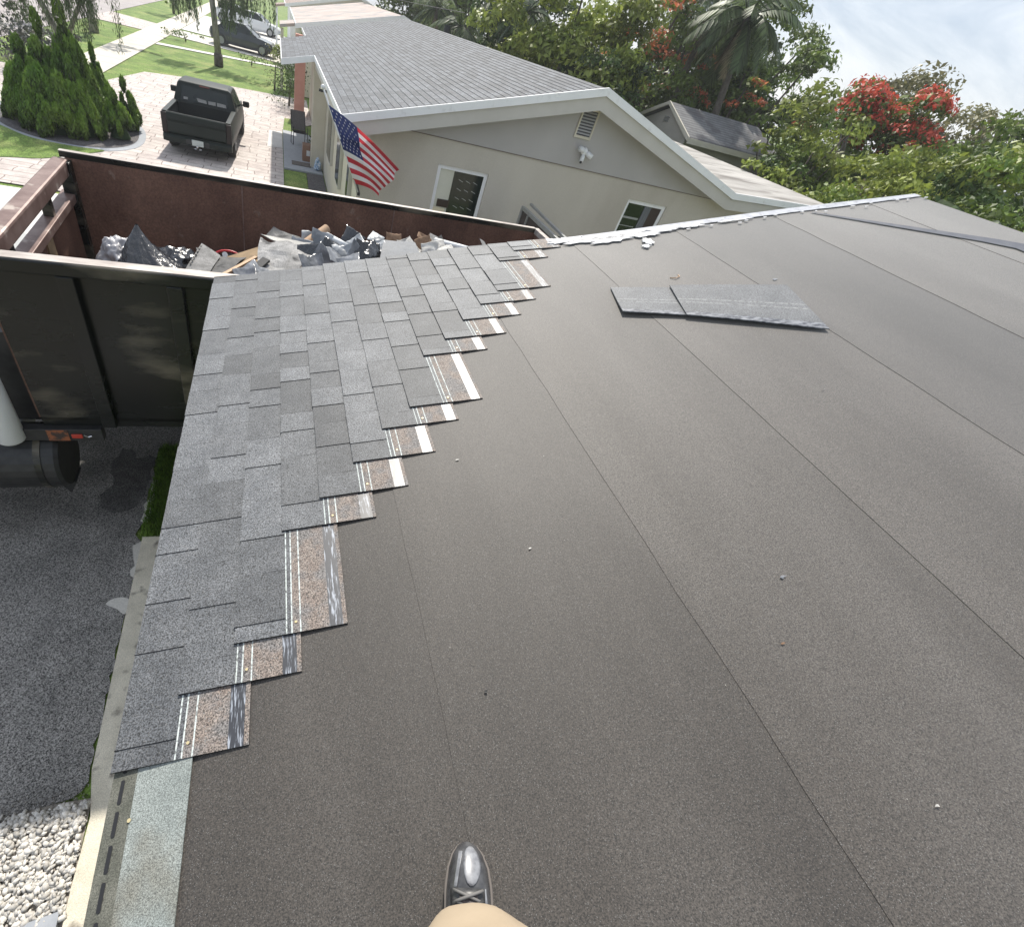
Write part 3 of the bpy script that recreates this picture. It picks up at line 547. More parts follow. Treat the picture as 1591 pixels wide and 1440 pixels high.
# sneakers
def sneaker(cx_, y_heel, length, toe_in, parent):
    """built in foot space: x across, y forward, z up; then laid on the roof slope"""
    k = length / .30; c, s = math.cos(toe_in), math.sin(toe_in)
    def W_(x, y, z):
        y *= k; X, Y = x * c + y * s, -x * s + y * c; return U(cx_ + X, y_heel + Y, .008 + z)
    def halfw(y, side):       # outline: round heel, waist, broad ball, rounded toe off centre
        pts = [(0, .012), (.008, .026), (.03, .035), (.09, .037), (.14, .042 if side > 0 else .040), (.19, .050 if side > 0 else .046), (.225, .050 if side > 0 else .046), (.255, .046 if side > 0 else .041), (.278, .036 if side > 0 else .032), (.292, .024 if side > 0 else .021), (.300, .008)]
        for (a, wa), (b, wb) in zip(pts, pts[1:]):
            if y <= b: t = (y - a) / (b - a); t = t * t * (3 - 2 * t) * .4 + t * .6; return wa + (wb - wa) * t
        return .001
    def hgt(y): return .012 + (.095 if y < .08 else .095 - (y - .08) * .30 if y < .20 else .059 * math.sqrt(max(0, 1 - ((y - .20) / .104) ** 2)))
    ys = list(np.linspace(.002, .27, 22)) + [.277, .283, .288, .292, .296, .2985]; n = 18; up = MB(); rings = []
    for y in ys:
        r_ = []
        for q in range(n + 1):
            a = math.pi * q / n; cx = math.cos(a); w = halfw(y, cx) * .97; z = .014 + math.sin(a) ** .75 * (hgt(y) - .012)
            z += .0022 * math.sin(y * 260 + cx * 3) * (1 if .16 < y < .215 else .2) * math.sin(a); r_.append(W_(cx * w, y, z))
        rings.append(r_)
    w_ = n + 1; up.add([p for r_ in rings for p in r_], [(i * w_ + j, i * w_ + j + 1, (i + 1) * w_ + j + 1, (i + 1) * w_ + j) for i in range(len(ys) - 1) for j in range(n)])
    o = up.build('sneaker', M['shoe'], parent, smooth=True)
    def zt(x, y): w = halfw(y, x) * .97; cx = max(-1, min(1, x / w)); return .014 + math.sin(math.acos(cx)) ** .75 * (hgt(y) - .012)
    so = MB(); L_ = [W_(halfw(y, 1) * 1.07, y, 0) for y in ys] + [W_(-halfw(y, -1) * 1.07, y, 0) for y in reversed(ys)]
    so.prism(L_, U(0, 0, .019) - U(0, 0, 0)); so.build('sole', M['sole'], o, bevel=.004)
    def over(name, m_, xl, xr, y0, y1, off=.0025, ns=10):   # overlay hugging the upper between two outlines
        q = MB(); q.grid(lambda i, j: (lambda y: (lambda x: W_(x, y, zt(x, y) + off))(xl(j) * (1 - i) + xr(j) * i))(y0 + (y1 - y0) * j), ns, 14); return q.build(name, m_, o, smooth=True, solid=.002)
    over('toe_overlay', M['pgloss'], lambda j: .004 - .013 * math.sin(math.pi * j) ** .5, lambda j: .006 + .022 * math.sin(math.pi * (j * .95 + .02)) ** .6, .228, .290)
    over('overlay_stripe', M['pgloss'], lambda j: -.030 + .012 * j, lambda j: -.024 + .014 * j, .225, .282)
    over('overlay_stripe', M['pgloss'], lambda j: .034 - .004 * j, lambda j: .041 - .004 * j, .185, .225)
    over('eyestay', M['shoed'], lambda j: -.036, lambda j: .034, .06, .225, .003)
    over('tongue', M['tong'], lambda j: -.018, lambda j: .018, .05, .215, .008)
    for q in range(7):
      for dg in (-1, 1):
        yl = .120 + q * .0155; la = MB(); la.tube([W_(x, yl + .009 * dg * (x / .03), zt(x, yl) + .0125 - abs(x) * .15 + dg * .001) for x in (-.030, -.018, -.006, .006, .018, .030)], .0030, 6); la.build('lace', M['shoed'] if q % 2 else M['lace2'], o, smooth=True)
    rd = MB(); rd.grid(lambda i, j: W_(-halfw(.07 + .05 * i, -1) * 1.0 - .002, .07 + .05 * i, .018 + .026 * j), 5, 2); rd.build('red_flash', M['redp'], o, solid=.003)
    return o
sneaker(.352, -.205, .325, .24, PE)
sneaker(.045, -.46, .30, -.12, PE)

# ------------------------------------------------------------------ dump truck
TR_A = rad(2.8); TO = V(-1.85, 3.60, 0)
DT = empty('dump_truck', TO, TR_A, 'black dump truck parked by the eave, its high open bed full of roofing debris', 'truck')
LB, WB, ZT, ZB = 5.22, 2.44, 2.80, 1.45
mb = MB(); mb.box(0, LB, -.0, .03, ZB, ZT - .08); SIDE = mb.build('side_wall', [M['dblack']], DT)
mb = MB(); mb.box(-.003, LB + .003, .032, .04, ZB + .08, ZT - .09); mb.build('inner_lining', M['dbrown'], SIDE)
mb = MB(); mb.box(0, LB, WB - .03, WB, ZB, ZT - .05); S2 = mb.build('side_wall', M['dblack'], DT)
mb = MB(); mb.box(.005, LB - .005, WB - .045, WB - .032, ZB + .08, ZT - .01); mb.build('inner_lining', M['dbrown'], S2)
for x in (.44, 1.10, 1.76, 2.42, 3.08, 3.74, 4.40):
    for yy, par in ((0, SIDE), (WB, S2)):
        q = MB(); d = -1 if yy == 0 else 1; q.box(x, x + .105, min(yy, yy + d * .075), max(yy, yy + d * .075), ZB - .02, ZT - .085); q.build('rib', M['dblack'], par, bevel=.008)
for x in (1.6, 3.3):
    q = MB(); q.box(x, x + .012, WB - .052, WB - .0455, ZB + .1, ZT - .05); q.build('weld_seam', M['rail'], S2)
mb = MB(); mb.box(-.06, LB, -.075, .045, ZT - .085, ZT); r1_ = mb.build('top_rail', M['dblack'], DT, bevel=.008)
mb = MB(); mb.box(-.06, LB, -.055, .04, ZT + .0005, ZT + .004); mb.build('rubbed_strip', M['railtop'], r1_)
mb = MB(); mb.box(-.04, LB, WB - .048, WB + .02, ZT - .05, ZT + .0); r2_ = mb.build('top_rail', M['dblack'], DT, bevel=.005)
mb = MB(); mb.box(-.04, LB, WB - .045, WB + .015, ZT + .0008, ZT + .004); mb.build('rubbed_strip', M['railtop'], r2_)
# front bulkhead (left end) with open slot below the top tube
mb = MB(); mb.box(-.03, .0, .04, WB - .05, ZB, 2.46); FB = mb.build('front_wall', M['dbrown'], DT)
mb = MB(); mb.box(-.10, .035, .04, WB - .05, 2.62, 2.75); q = mb.build('top_tube', M['rail'], FB, bevel=.018)
mb = MB(); mb.box(-.09, .04, .04, WB - .05, 2.40, 2.47); mb.build('ledge', M['rail'], FB, bevel=.006)
for yy in (.55, 1.62):
    mb = MB(); mb.box(-.07, .01, yy, yy + .07, 2.468, 2.625); mb.build('short_post', M['dblack'], FB, bevel=.006)
mb = MB(); mb.box(-.05, .06, WB - .16, WB - .052, ZB, ZT - .06); mb.build('corner_post', M['dblack'], FB, bevel=.01)
mb = MB(); mb.box(.0, .012, .45, 1.15, 2.02, 2.34); GW = mb.build('mesh_window', M['black'], FB)
mb = MB()
for k in range(16): mb.bar((.016, .45 + .7 * k / 16, 2.02), (.016, .45 + .7 * min(16, k + 5) / 16, 2.34 if k < 12 else 2.02 + .32 * (16 - k) / 5), .006, .006)
for k in range(16): mb.bar((.021, 1.15 - .7 * k / 16, 2.02), (.021, 1.15 - .7 * min(16, k + 5) / 16, 2.34 if k < 12 else 2.02 + .32 * (16 - k) / 5), .006, .006)
mb.build('wire_mesh', M['rail'], GW)
mb = MB(); mb.box(.0, .015, 1.25, 1.42, 1.7, 2.38); mb.build('wood_patch', M['ply'], FB)
# floor, tailgate, chassis
mb = MB(); mb.box(0, LB, 0, WB, ZB - .06, ZB + .03); mb.build('bed_floor', M['dblack'], DT)
mb = MB(); mb.box(LB, LB + .05, -.02, WB + .0, ZB, ZT - .06); TG = mb.build('tailgate', M['dbrown'], DT, bevel=.008)
mb = MB(); mb.box(LB - .01, LB + .06, -.02, WB, ZT - .057, ZT - .0); mb.build('tailgate_cap', M['railtop'], TG)
mb = MB(); mb.box(-.9, LB - .1, WB - .06, WB - .02, .30, ZB - .02); mb.build('sun_block_panel', M['black'], DT)  # added panel, keeps sunlight off the asphalt under the bed
mb = MB()
for yy in (.72, 1.58): mb.box(-2.6, LB, yy, yy + .14, .95, 1.30)
for x in (-1.6, .4, 2.2, 4.4): mb.box(x, x + .1, .86, 1.58, 1.0, 1.25)
mb.build('chassis', M['black'], DT)
def wheel(parent, c, r, w, axis='y', rim=M['rimm'], name='wheel'):
    mb = MB(); prof = [(-w / 2, r * .62), (-w / 2, r * .93), (-w / 2 * .75, r), (w / 2 * .75, r), (w / 2, r * .93), (w / 2, r * .62)]; n = 28
    def P(a, x, rr): return V(c[0] + math.cos(a) * rr, c[1] + x, c[2] + math.sin(a) * rr)
    vs = [P(2 * math.pi * k / n, x, rr) for k in range(n) for x, rr in prof]; m_ = len(prof)
    mb.add(vs, [(k * m_ + j, k * m_ + j + 1, ((k + 1) % n) * m_ + j + 1, ((k + 1) % n) * m_ + j) for k in range(n) for j in range(m_ - 1)])
    t = mb.build(name, M['tirem'], parent, smooth=True)
    q = MB(); q.tube([(c[0], c[1] - w * .42, c[2]), (c[0], c[1] + w * .42, c[2])], r * .63, 20)
    for k in range(5):
        a = k * 2 * math.pi / 5
        for sgn in (-1, 1): q.bar((c[0], c[1] + sgn * w * .45, c[2]), (c[0] + math.cos(a) * r * .56, c[1] + sgn * w * .45, c[2] + math.sin(a) * r * .56), r * .14, .03)
    q.build('rim', rim, t); return t
for x in (2.4, 3.6):
    for yy in (.22, WB - .22): wheel(DT, (x, yy, .5), .5, .42)
for yy in (.25, WB - .25): wheel(DT, (-2.0, yy, .5), .5, .3)
# bed sill with rusty plate and marker lights
mb = MB(); mb.box(-.25, .42, -.06, .02, 1.28, 1.40); SP = mb.build('rusty_sill', M['black'], DT, bevel=.006)
mb = MB(); mb.box(.02, .17, -.066, -.0605, 1.285, 1.395); mb.build('rust_patch', M['rust'], SP)
mb = MB(); mb.box(.19, .27, -.072, -.0605, 1.315, 1.355); mb.build('marker_lamp', M['redl'], SP, bevel=.004)
mb = MB(); mb.tube([(.28, -.07, 1.35), (.31, -.07, 1.33), (.34, -.07, 1.34)], .008, 6); mb.build('hook', M['chrome'], SP)
# fuel tank below the front of the bed, a D-section drum with straps
mb = MB(); cy_, cz_, rr_ = .10, .98, .29
def drum(x, s=1): return [V(x, cy_ + rr_ * s * math.cos(a) * 1.0, cz_ + rr_ * s * math.sin(a) * 1.0) for a in np.linspace(0, 6.283, 29)[:-1]]
A_, B_ = drum(-1.2), drum(.02); C_ = drum(.05, .93); mb.add(A_ + B_ + C_, [(k, (k + 1) % 28, 28 + (k + 1) % 28, 28 + k) for k in range(28)] + [(28 + k, 28 + (k + 1) % 28, 56 + (k + 1) % 28, 56 + k) for k in range(28)] + [tuple(56 + k for k in range(28))])
FT = mb.build('fuel_tank', M['black'], DT, smooth=False)
for x in (-.75, -.12):
    q = MB(); a_, b_ = drum(x, 1.03), drum(x + .05, 1.03); q.add(a_ + b_, [(k, (k + 1) % 28, 28 + (k + 1) % 28, 28 + k) for k in range(28)]); q.build('tank_strap', M['dblack'], FT, solid=.006)
for x in (-.62, .0):
    q = MB(); q.prism([(x - .07, -.02, .74), (x + .07, -.02, .74), (x, -.02, .60)], (0, .2, 0)); q.build('tank_foot', M['black'], FT)
q = MB(); q.tube([(-.45, -.16, 1.12), (-.45, -.21, 1.16)], .035, 12); q.build('filler_cap', M['dblack'], FT)
q = MB(); q.tube([(-.235, -.06, 1.30), (-.235, -.06, 1.315), (-.235, -.06, 2.3)], [.09, .10, .10], 24); q.build('exhaust_shield', M['whitep'], DT, smooth=True)
# cab ahead of the bed
mb = MB(); prof = [(-.32, .95), (-.32, 2.02), (-.42, 2.14), (-1.35, 2.16), (-1.85, 1.72), (-2.7, 1.55), (-2.8, 1.4), (-2.8, .8)]
mb.prism([(x, .38, z) for x, z in prof], (0, 1.72, 0)); CB = mb.build('cab', mat('cab_paint', (.55, .57, .57), (.6, .62, .62), rough=.35), DT, bevel=.04)
for nm, pts in (('rear_window', [(-.315, .62, 1.62), (-.315, 1.86, 1.62), (-.315, 1.86, 1.98), (-.315, .62, 1.98)]), ('windscreen', [(-1.42, .5, 2.10), (-1.42, 2.0, 2.10), (-1.83, 2.0, 1.76), (-1.83, .5, 1.76)])):
    q = MB(); q.add([Vector(p) + (V(.006, 0, 0) if 'rear' in nm else V(-.006, 0, .006)) for p in pts], [(0, 1, 2, 3)]); q.build(nm, M['glassd'], CB, solid=.01)
for yy in (.372, 2.108):
    q = MB(); q.add([(-.6, yy, 1.55), (-1.5, yy, 1.55), (-1.35, yy, 2.0), (-.6, yy, 2.0)], [(0, 1, 2, 3)]); q.build('side_window', M['glassd'], CB, solid=.01)
q = MB(); q.box(-.3, -.05, .2, 2.2, 1.30, 2.12); q.build('gap_sun_block', M['black'], CB); q = MB(); q.box(-1.2, -.5, .6, 1.9, 2.162, 2.172); q.build('roof_hatch', M['black'], CB)  # box behind the cab is added to stop sun through the gap

# ------------------------------------------------------------------ debris in the bed
Mx = Matrix.Translation(TO) @ Matrix.Rotation(TR_A, 4, 'Z')
def B(x, y, z): return Mx @ V(x, y, z)
def sm_(a, b, x): t = min(1, max(0, (x - a) / (b - a))); return t * t * (3 - 2 * t)
def heap(x, y): return 2.06 + .26 * sm_(.9, 2.0, x) + .26 * sm_(2.4, 3.9, x) + .05 * math.sin(3 * x + 2 * y) - .05 * abs(y - 1.2)
mb = MB(); mb.grid(lambda i, j: B(.1 + 5.0 * i, .05 + 2.3 * j, heap(.1 + 5 * i, .05 + 2.3 * j) - .10 + .08 * noise.noise(V(i * 22, j * 12, 3))), 90, 42)
o = mb.build('rubble', mat('dark_rubble', (.03, .028, .026), (.10, .09, .08), rough=.9, scale=9, detail=6)); tag(o, 'heap of dark rubble filling the truck bed', 'rubble', kind='stuff')
def at3(px, py, Y):        # the point on the plane y = Y seen at a pixel of the photograph
    w = RW.T @ np.array([(px - CX) / F, (py - CY) / F, 1.0]); w = w * (Y / w[1]); return V(w[0], w[1], w[2] + ZC)
def bag(name, c, sx, sy, sz, m_, label, seed=0, cat='bag', spike=None):
    bm = bmesh.new(); bmesh.ops.create_icosphere(bm, subdivisions=5, radius=1)
    for v in bm.verts:
        p = v.co.copy(); w = V(seed, seed * .7, seed * .3)
        n_ = noise.noise(p * 1.8 + w) * .30 + (.5 - abs(noise.noise(V(p.x * 4, p.y * 4, p.z * 1.5) + w))) * .22 + (.5 - abs(noise.noise(V(p.x * 9, p.y * 3, p.z * 9) + w))) * .10
        p *= .80 + n_
        if p.z < -.55: p.z = -.55
        v.co = V(p.x * sx, p.y * sy, p.z * sz)
    me = bpy.data.meshes.new(name); bm.to_mesh(me); bm.free(); me.materials.append(m_); me.polygons.foreach_set('use_smooth', [True] * len(me.polygons))
    o = bpy.data.objects.new(name, me); COL.objects.link(o); o.location = c; return tag(o, label, cat)
bag('plastic_bag', at3(192, 405, 4.95), .20, .22, .20, M['clearbag'], 'translucent grey plastic bag in the left end of the truck bed', seed=3)
bag('garbage_bag', at3(275, 410, 5.05), .24, .22, .15, M['bag'], 'low crumpled black garbage bag right of the pointed one', seed=8)
# a bag pulled up to a point: pleated cone whose right side bellies out
tip, bc = at3(212, 349, 4.95), at3(248, 425, 4.75)
def cone(i, j):
    a = i * 2 * math.pi; r_ = j ** 1.15; pl = 1 + .10 * math.sin(9 * a + 5 * j) * j + .05 * math.sin(23 * a + 9 * j) * j ** .6 + .16 * noise.noise(V(math.cos(a) * 2.5, math.sin(a) * 2.5, j * 5)) * j + .05 * noise.noise(V(math.cos(a) * 9, math.sin(a) * 9, j * 12)) + .09 * abs(noise.noise(V(math.cos(a) * 5, math.sin(a) * 5, j * 16))) * (1 - j * .5)
    c = tip.lerp(bc, j); c.x += -.05 * math.sin(math.pi * j); return c + V(math.cos(a) * .27 * r_ * pl + .012 * math.cos(a), math.sin(a) * .25 * r_ * pl + .012 * math.sin(a), -.02 * math.sin(a * 3) * j)
mb = MB(); mb.grid(cone, 72, 40); o = mb.build('garbage_bag', M['bag'], smooth=True); tag(o, 'black garbage bag pulled up to a tall glossy point', 'bag')
def surf(name, f, m_, label, cat, group=None, nx=20, ny=14, amp=.06, fr=3, seed=0, th=.006, tint=.5, smooth=False):
    def g(i, j):
        p = f(i, j); q = p * fr + V(seed, seed * .37, 0); return p + V(.4 * noise.noise(q), .8 * noise.noise(q + V(7, 3, 1)), noise.noise(q + V(1, 9, 4))) * amp + V(0, .3, 1) * amp * .35 * (.5 - abs(noise.noise(q * 2.7)))
    mb = MB(); mb.grid(g, nx, ny, t=tint); o = mb.build(name, m_, solid=th, tint=True, smooth=smooth); return tag(o, label, cat, group)
def patch(name, C4, m_, label, cat='membrane', **kw):
    P = [at3(*c) for c in C4]; return surf(name, lambda i, j: P[0].lerp(P[1], i).lerp(P[3].lerp(P[2], i), j), m_, label, cat, **kw)
patch('roof_membrane', [(402, 370, 4.95), (462, 388, 4.75), (454, 432, 4.2), (400, 434, 4.2)], M['oldsh'], 'large pale grey membrane sheet standing up in the middle of the debris', tint=1.0, amp=.07, seed=1)
patch('roof_membrane', [(405, 365, 5.0), (424, 367, 5.1), (484, 380, 4.8), (458, 391, 4.7)], M['paleback'], 'pale folded top flap of membrane over the large sheet', tint=.9, amp=.03, seed=4)
patch('roof_membrane', [(458, 380, 4.75), (494, 384, 4.85), (480, 408, 4.45), (446, 432, 4.2)], M['oldsh'], 'grey membrane sheet leaning right of the large pale one', tint=.9, amp=.05, seed=6)
patch('felt_sheet', [(412, 366, 5.35), (426, 351, 5.4), (470, 372, 5.25), (445, 380, 5.0)], M['oldsh'], 'dark felt sheet folded behind the big membrane', tint=.25, amp=.05, seed=9)
o = patch('starter_piece', [(313, 379, 5.0), (342, 398, 4.9), (326, 424, 4.5), (286, 424, 4.5)], M['oldsh'], 'slotted dark shingle piece leaning beside the black bags', 'shingle', tint=.6, amp=.015, seed=12)
for k in range(7):
    mb = MB(); a_, b_ = at3(312, 383, 4.99), at3(290, 418, 4.55); mb.bar(a_.lerp(b_, (k + .2) / 8) + V(.012, -.012, .02), a_.lerp(b_, (k + .65) / 8) + V(.012, -.012, .02), .014, .008); mb.build('slot', M['black'], o)
patch('felt_sheet', [(336, 400, 5.0), (382, 399, 5.0), (358, 424, 4.5), (308, 424, 4.5)], M['oldsh'], 'black felt scrap lying left of the wooden lath', tint=.1, amp=.04, seed=14)
patch('plywood_scrap', [(350, 402, 5.25), (402, 386, 5.25), (404, 408, 4.9), (368, 416, 4.7)], M['ply'], 'dirty brown plywood scrap by the red ring', 'board', amp=.008, seed=15, th=.014)
mb = MB(); mb.bar(at3(338, 432, 4.3), at3(398, 400, 4.8), .03, .02); tag(mb.build('wood_lath', M['wood']), 'long bare wooden lath across the debris', 'wood')
mb = MB(); mb.bar(at3(384, 430, 4.3), at3(414, 403, 4.5), .075, .02); tag(mb.build('metal_bar', M['black']), 'short black bar lying in front of the membrane', 'metal bar')
rc = at3(355, 406, 5.3); mb = MB(); mb.tube([rc + V(.15 * math.cos(a), .05 * math.sin(a), .085 * math.sin(a)) for a in np.linspace(-.6, 3.9, 20)], .011, 8); rh = mb.build('red_hose', M['redp'], smooth=True); tag(rh, 'red ring of hose against the brown bed wall', 'hose')
vc = at3(350, 397, 5.15); mb = MB(); mb.tube([vc, vc + V(0, -.03, .02)], .026, 12); mb.build('hose_coupling', M['whitep'], rh)
a_, b_ = at3(456, 393, 5.0), at3(508, 356, 5.35); mb = MB(); mb.tube([a_, b_], .046, 20, cap=False); mb.tube([b_, a_], .040, 20, cap=False); tag(mb.build('cardboard_tube', M['card'], smooth=True), 'brown cardboard tube sticking up from the debris', 'tube')
mb = MB(); mb.tube([at3(508, 366, 5.2), at3(540, 384, 4.9)], .03, 14); tag(mb.build('plastic_pipe', M['whitep'], smooth=True), 'short white pipe right of the cardboard tube', 'pipe')
mb = MB(); mb.tube([at3(676, 374, 5.1), at3(742, 392, 4.7)], .03, 14); tag(mb.build('plastic_pipe', M['whitep'], smooth=True), 'long white pipe near the tailgate end of the bed', 'pipe')
ORD = ['leftmost', 'second from the left', 'third from the left', 'fourth from the left', 'fifth from the left', 'sixth from the left', 'seventh from the left', 'eighth from the left', 'rightmost']
fl = random.Random(5)
def wad(name, px, py, Y, w, h, m_, label, cat, group, seed, amp=.09, fr=7, tint=.5, th=.002):
    c = at3(px, py, Y); Rm_ = Matrix.Rotation(fl.uniform(-.5, .5), 4, 'Z') @ Matrix.Rotation(fl.uniform(-.6, .6), 4, 'Y') @ Matrix.Rotation(fl.uniform(.3, 1.1), 4, 'X')
    surf(name, lambda i, j: c + (Rm_ @ V((i - .5) * w, (j - .5) * h, 0)), m_, label, cat, group, nx=22, ny=16, amp=amp * .40, fr=fr, seed=seed, th=th, tint=tint, smooth=True)
for k, (px, py, Y) in enumerate([(468, 383, 5.0), (482, 376, 5.2), (500, 374, 5.1), (520, 384, 4.9), (535, 392, 4.7), (548, 384, 4.9), (558, 396, 4.6), (584, 372, 4.9), (590, 384, 4.7)]):
    wad('film_scrap', px, py, Y, .22 if k < 7 else .13, .15, M['bluefoil'], 'crumpled blue grey film scrap, %s of the blue ones' % ORD[k], 'plastic film', 'crumpled blue film scraps in the truck bed', 20 + k)
for k, (px, py, Y) in enumerate([(385, 424, 4.3), (412, 428, 4.2), (486, 410, 4.3), (505, 404, 4.4), (525, 404, 4.3), (540, 408, 4.2)]):
    wad('film_scrap', px, py, Y, .22, .15, M['film'], 'shiny grey film scrap by the eave, %s of its row' % (ORD[k] if k < 5 else ORD[8]), 'plastic film', 'shiny film scraps by the roof edge', 40 + k)
for k, (px, py, Y) in enumerate([(478, 396, 4.6), (512, 392, 4.7), (548, 372, 5.1), (570, 392, 4.6), (586, 400, 4.4)]):
    wad('bag_scrap', px, py, Y, .22, .2, M['bag'], 'black plastic scrap among blue film, %s of the black ones' % (ORD[k] if k < 4 else ORD[8]), 'plastic film', 'black plastic scraps in the truck bed', 60 + k)
for k in range(26):       # long torn strips of felt and shingle lying at all angles
    x = fl.uniform(1.2, 4.6); y = fl.uniform(.35, 1.7); c = B(x, y, heap(x, y) + fl.uniform(.0, .10)); w, h = fl.uniform(.35, .65), fl.uniform(.05, .12); Rm_ = Matrix.Rotation(fl.uniform(0, 3.14), 4, 'Z') @ Matrix.Rotation(fl.uniform(-.35, .35), 4, 'Y') @ Matrix.Rotation(fl.uniform(-.8, .8), 4, 'X')
    surf('felt_strip', lambda i, j: c + (Rm_ @ V((i - .5) * w, (j - .5) * h, 0)), M['oldsh'], 'narrow torn strip of felt lying in the debris of the truck bed', 'felt strip', 'torn felt strips in the truck bed', nx=14, ny=3, amp=.06, fr=3, seed=200 + k, th=.004, tint=fl.choice([.0, .1, .3, .6, .9]))
for k in range(46):
    x = fl.uniform(1.0, 4.9); y = fl.uniform(.3, 2.0); c = B(x, y, heap(x, y) + fl.uniform(-.02, .07)); w, h = fl.uniform(.15, .36), fl.uniform(.12, .28); Rm_ = Matrix.Rotation(fl.uniform(0, 3.14), 4, 'Z') @ Matrix.Rotation(fl.uniform(-.6, .6), 4, 'X') @ Matrix.Rotation(fl.uniform(-.6, .6), 4, 'Y')
    surf('torn_shingle', lambda i, j: c + (Rm_ @ V((i - .5) * w, (j - .5) * h, 0)), M['oldsh'], 'torn old shingle scrap in the debris heap of the truck bed', 'shingle', 'torn shingle scraps in the truck bed', nx=6, ny=5, amp=.03, fr=4, seed=80 + k, th=.005, tint=fl.choice([.1, .3, .5, .8, 1.]))
for k, (px, py, Y) in enumerate([(612, 372, 5.0), (628, 380, 4.9), (642, 384, 4.8), (655, 378, 4.9), (668, 386, 4.7), (682, 380, 4.8), (692, 390, 4.6)]):
    wad('pale_scrap', px, py, Y, .16, .10, M['pale'] if k not in (0, 3) else M['orange'], 'crumpled scrap beside the long white pipe, %s of seven' % (ORD[k] if k < 6 else ORD[8]), 'scrap', 'pale scraps beside the long pipe', 150 + k, amp=.07, fr=9, th=.005)
wad('rusty_scrap', 660, 370, 5.0, .16, .08, M['orange'], 'orange brown curled scrap on top of the debris', 'scrap', None, 31, amp=.08, fr=8, th=.006)
patch('shingle_sheet', [(596, 374, 4.8), (644, 379, 4.8), (654, 402, 4.2), (590, 404, 4.2)], M['gran'], 'flat grey shingle sheet resting on the debris by the roof edge', 'shingle', amp=.015, seed=33, tint=.7)

# ------------------------------------------------------------------ neighbouring house
NH = empty('house', (0, 0, 0), label='beige stucco neighbour house with grey shingle roof and white gable fascia', cat='house')
NY0, NY1, NW = 10.40, 30.9, 10.78
E1, RD, BK, EN = (1.08, 2.93), (5.85, 4.21), (9.84, 3.13), (13.15, 3.28)
sh_m = mat('neighbour_shingles', (.074, .084, .098), (.108, .118, .134), rough=.75, scale=8, grain=.5, gscale=30, tint=.55, spec=.4)
# walls
mb = MB(); mb.prism([(1.52, NW, -.03), (1.52, NW, 2.93), (9.84, NW, 2.93), (13.0, NW, 2.93), (13.0, NW, -.03)], (0, .001, 0))
mb = MB(); win = [(3.07, 4.16, 1.10, 2.47), (7.56, 8.62, 1.15, 2.56)]
def wall_holes(mb, x0, x1, z0, z1, holes, y, th=.2, mi=0):
    xs = sorted({x0, x1, *[h[0] for h in holes], *[h[1] for h in holes]}); zs = sorted({z0, z1, *[h[2] for h in holes], *[h[3] for h in holes]})
    for a, b in zip(xs, xs[1:]):
        for c, d in zip(zs, zs[1:]):
            if any(h[0] <= a and b <= h[1] and h[2] <= c and d <= h[3] for h in holes): continue
            mb.quad((a, y, c), (b, y, c), (b, y, d), (a, y, d), mi)
    for a, b, c, d in holes:
        mb.quad((a, y, c), (a, y + .1, c), (a, y + .1, d), (a, y, d), mi); mb.quad((b, y + .1, c), (b, y, c), (b, y, d), (b, y + .1, d), mi); mb.quad((a, y, d), (a, y + .1, d), (b, y + .1, d), (b, y, d), mi); mb.quad((a, y + .1, c), (a, y, c), (b, y, c), (b, y + .1, c), mi)
wall_holes(mb, 1.52, 13.0, -.03, 2.90, win, NW)
mb.add([(1.52, NW, -.03), (1.52, NY1 - .3, -.03), (1.52, NY1 - .3, 2.95), (1.52, NW, 2.95)], [(3, 2, 1, 0)], 1)
mb.add([(13.0, NW, -.03), (13.0, NY1, -.03), (13.0, NY1, 3.2), (13.0, NW, 3.2)], [(0, 1, 2, 3)])
mb.add([(1.52, NY1 - .3, -.03), (13, NY1 - .3, -.03), (13, NY1 - .3, 3), (5.85, NY1 - .3, 4.1), (1.52, NY1 - .3, 2.95)], [(0, 1, 2, 3, 4)])
mb.build('wall', [M['stucco'], M['cream']], NH)
mb = MB(); yb = NW - .022
mb.prism([(1.56, yb, 2.90), (13.0, yb, 2.90), (13.0, yb, 3.2), (BK[0], yb, 3.04), (RD[0], yb, RD[1] - .09), (1.56, yb, 2.95)], (0, .12, 0)); mb.build('gable', M['stucco2'], NH)
mb = MB(); mb.bar((1.53, yb - .004, 2.893), (13.0, yb - .004, 2.893), .008, .009); mb.build('stucco_joint', mat('joint_brown', (.16, .13, .12), rough=.9), NH)
# roof planes with courses as small steps
M['softedge'] = mat('course_edge', (.070, .076, .084), rough=.9)
def stepped(mb, a, b, y0, y1, n, rnd, step=.007):
    ax, az = a; bx, bz = b
    for k in range(n):
        t0, t1 = k / n, (k + 1) / n; x0, z0, x1, z1 = ax + (bx - ax) * t0, az + (bz - az) * t0, ax + (bx - ax) * t1, az + (bz - az) * t1
        y = y0
        while y < y1:
            w = rnd.choice([.16, .22, .3, .4]); ye = min(y1, y + w); t = rnd.uniform(.2, .8)
            mb.quad((x0, y, z0 + step), (x1, y, z1), (x1, ye, z1), (x0, ye, z0 + step), 0, t); y = ye
        mb.quad((x0, y0, z0 - .004), (x0, y0, z0 + step), (x0, y1, z0 + step), (x0, y1, z0 - .004), 1)
mb = MB(); rr = random.Random(3); stepped(mb, E1, RD, NY0, NY1, 36, rr)
mb.quad((RD[0], NY0, RD[1]), (BK[0], NY0, BK[1]), (BK[0], NY1, BK[1]), (RD[0], NY1, RD[1]), 0, .5)
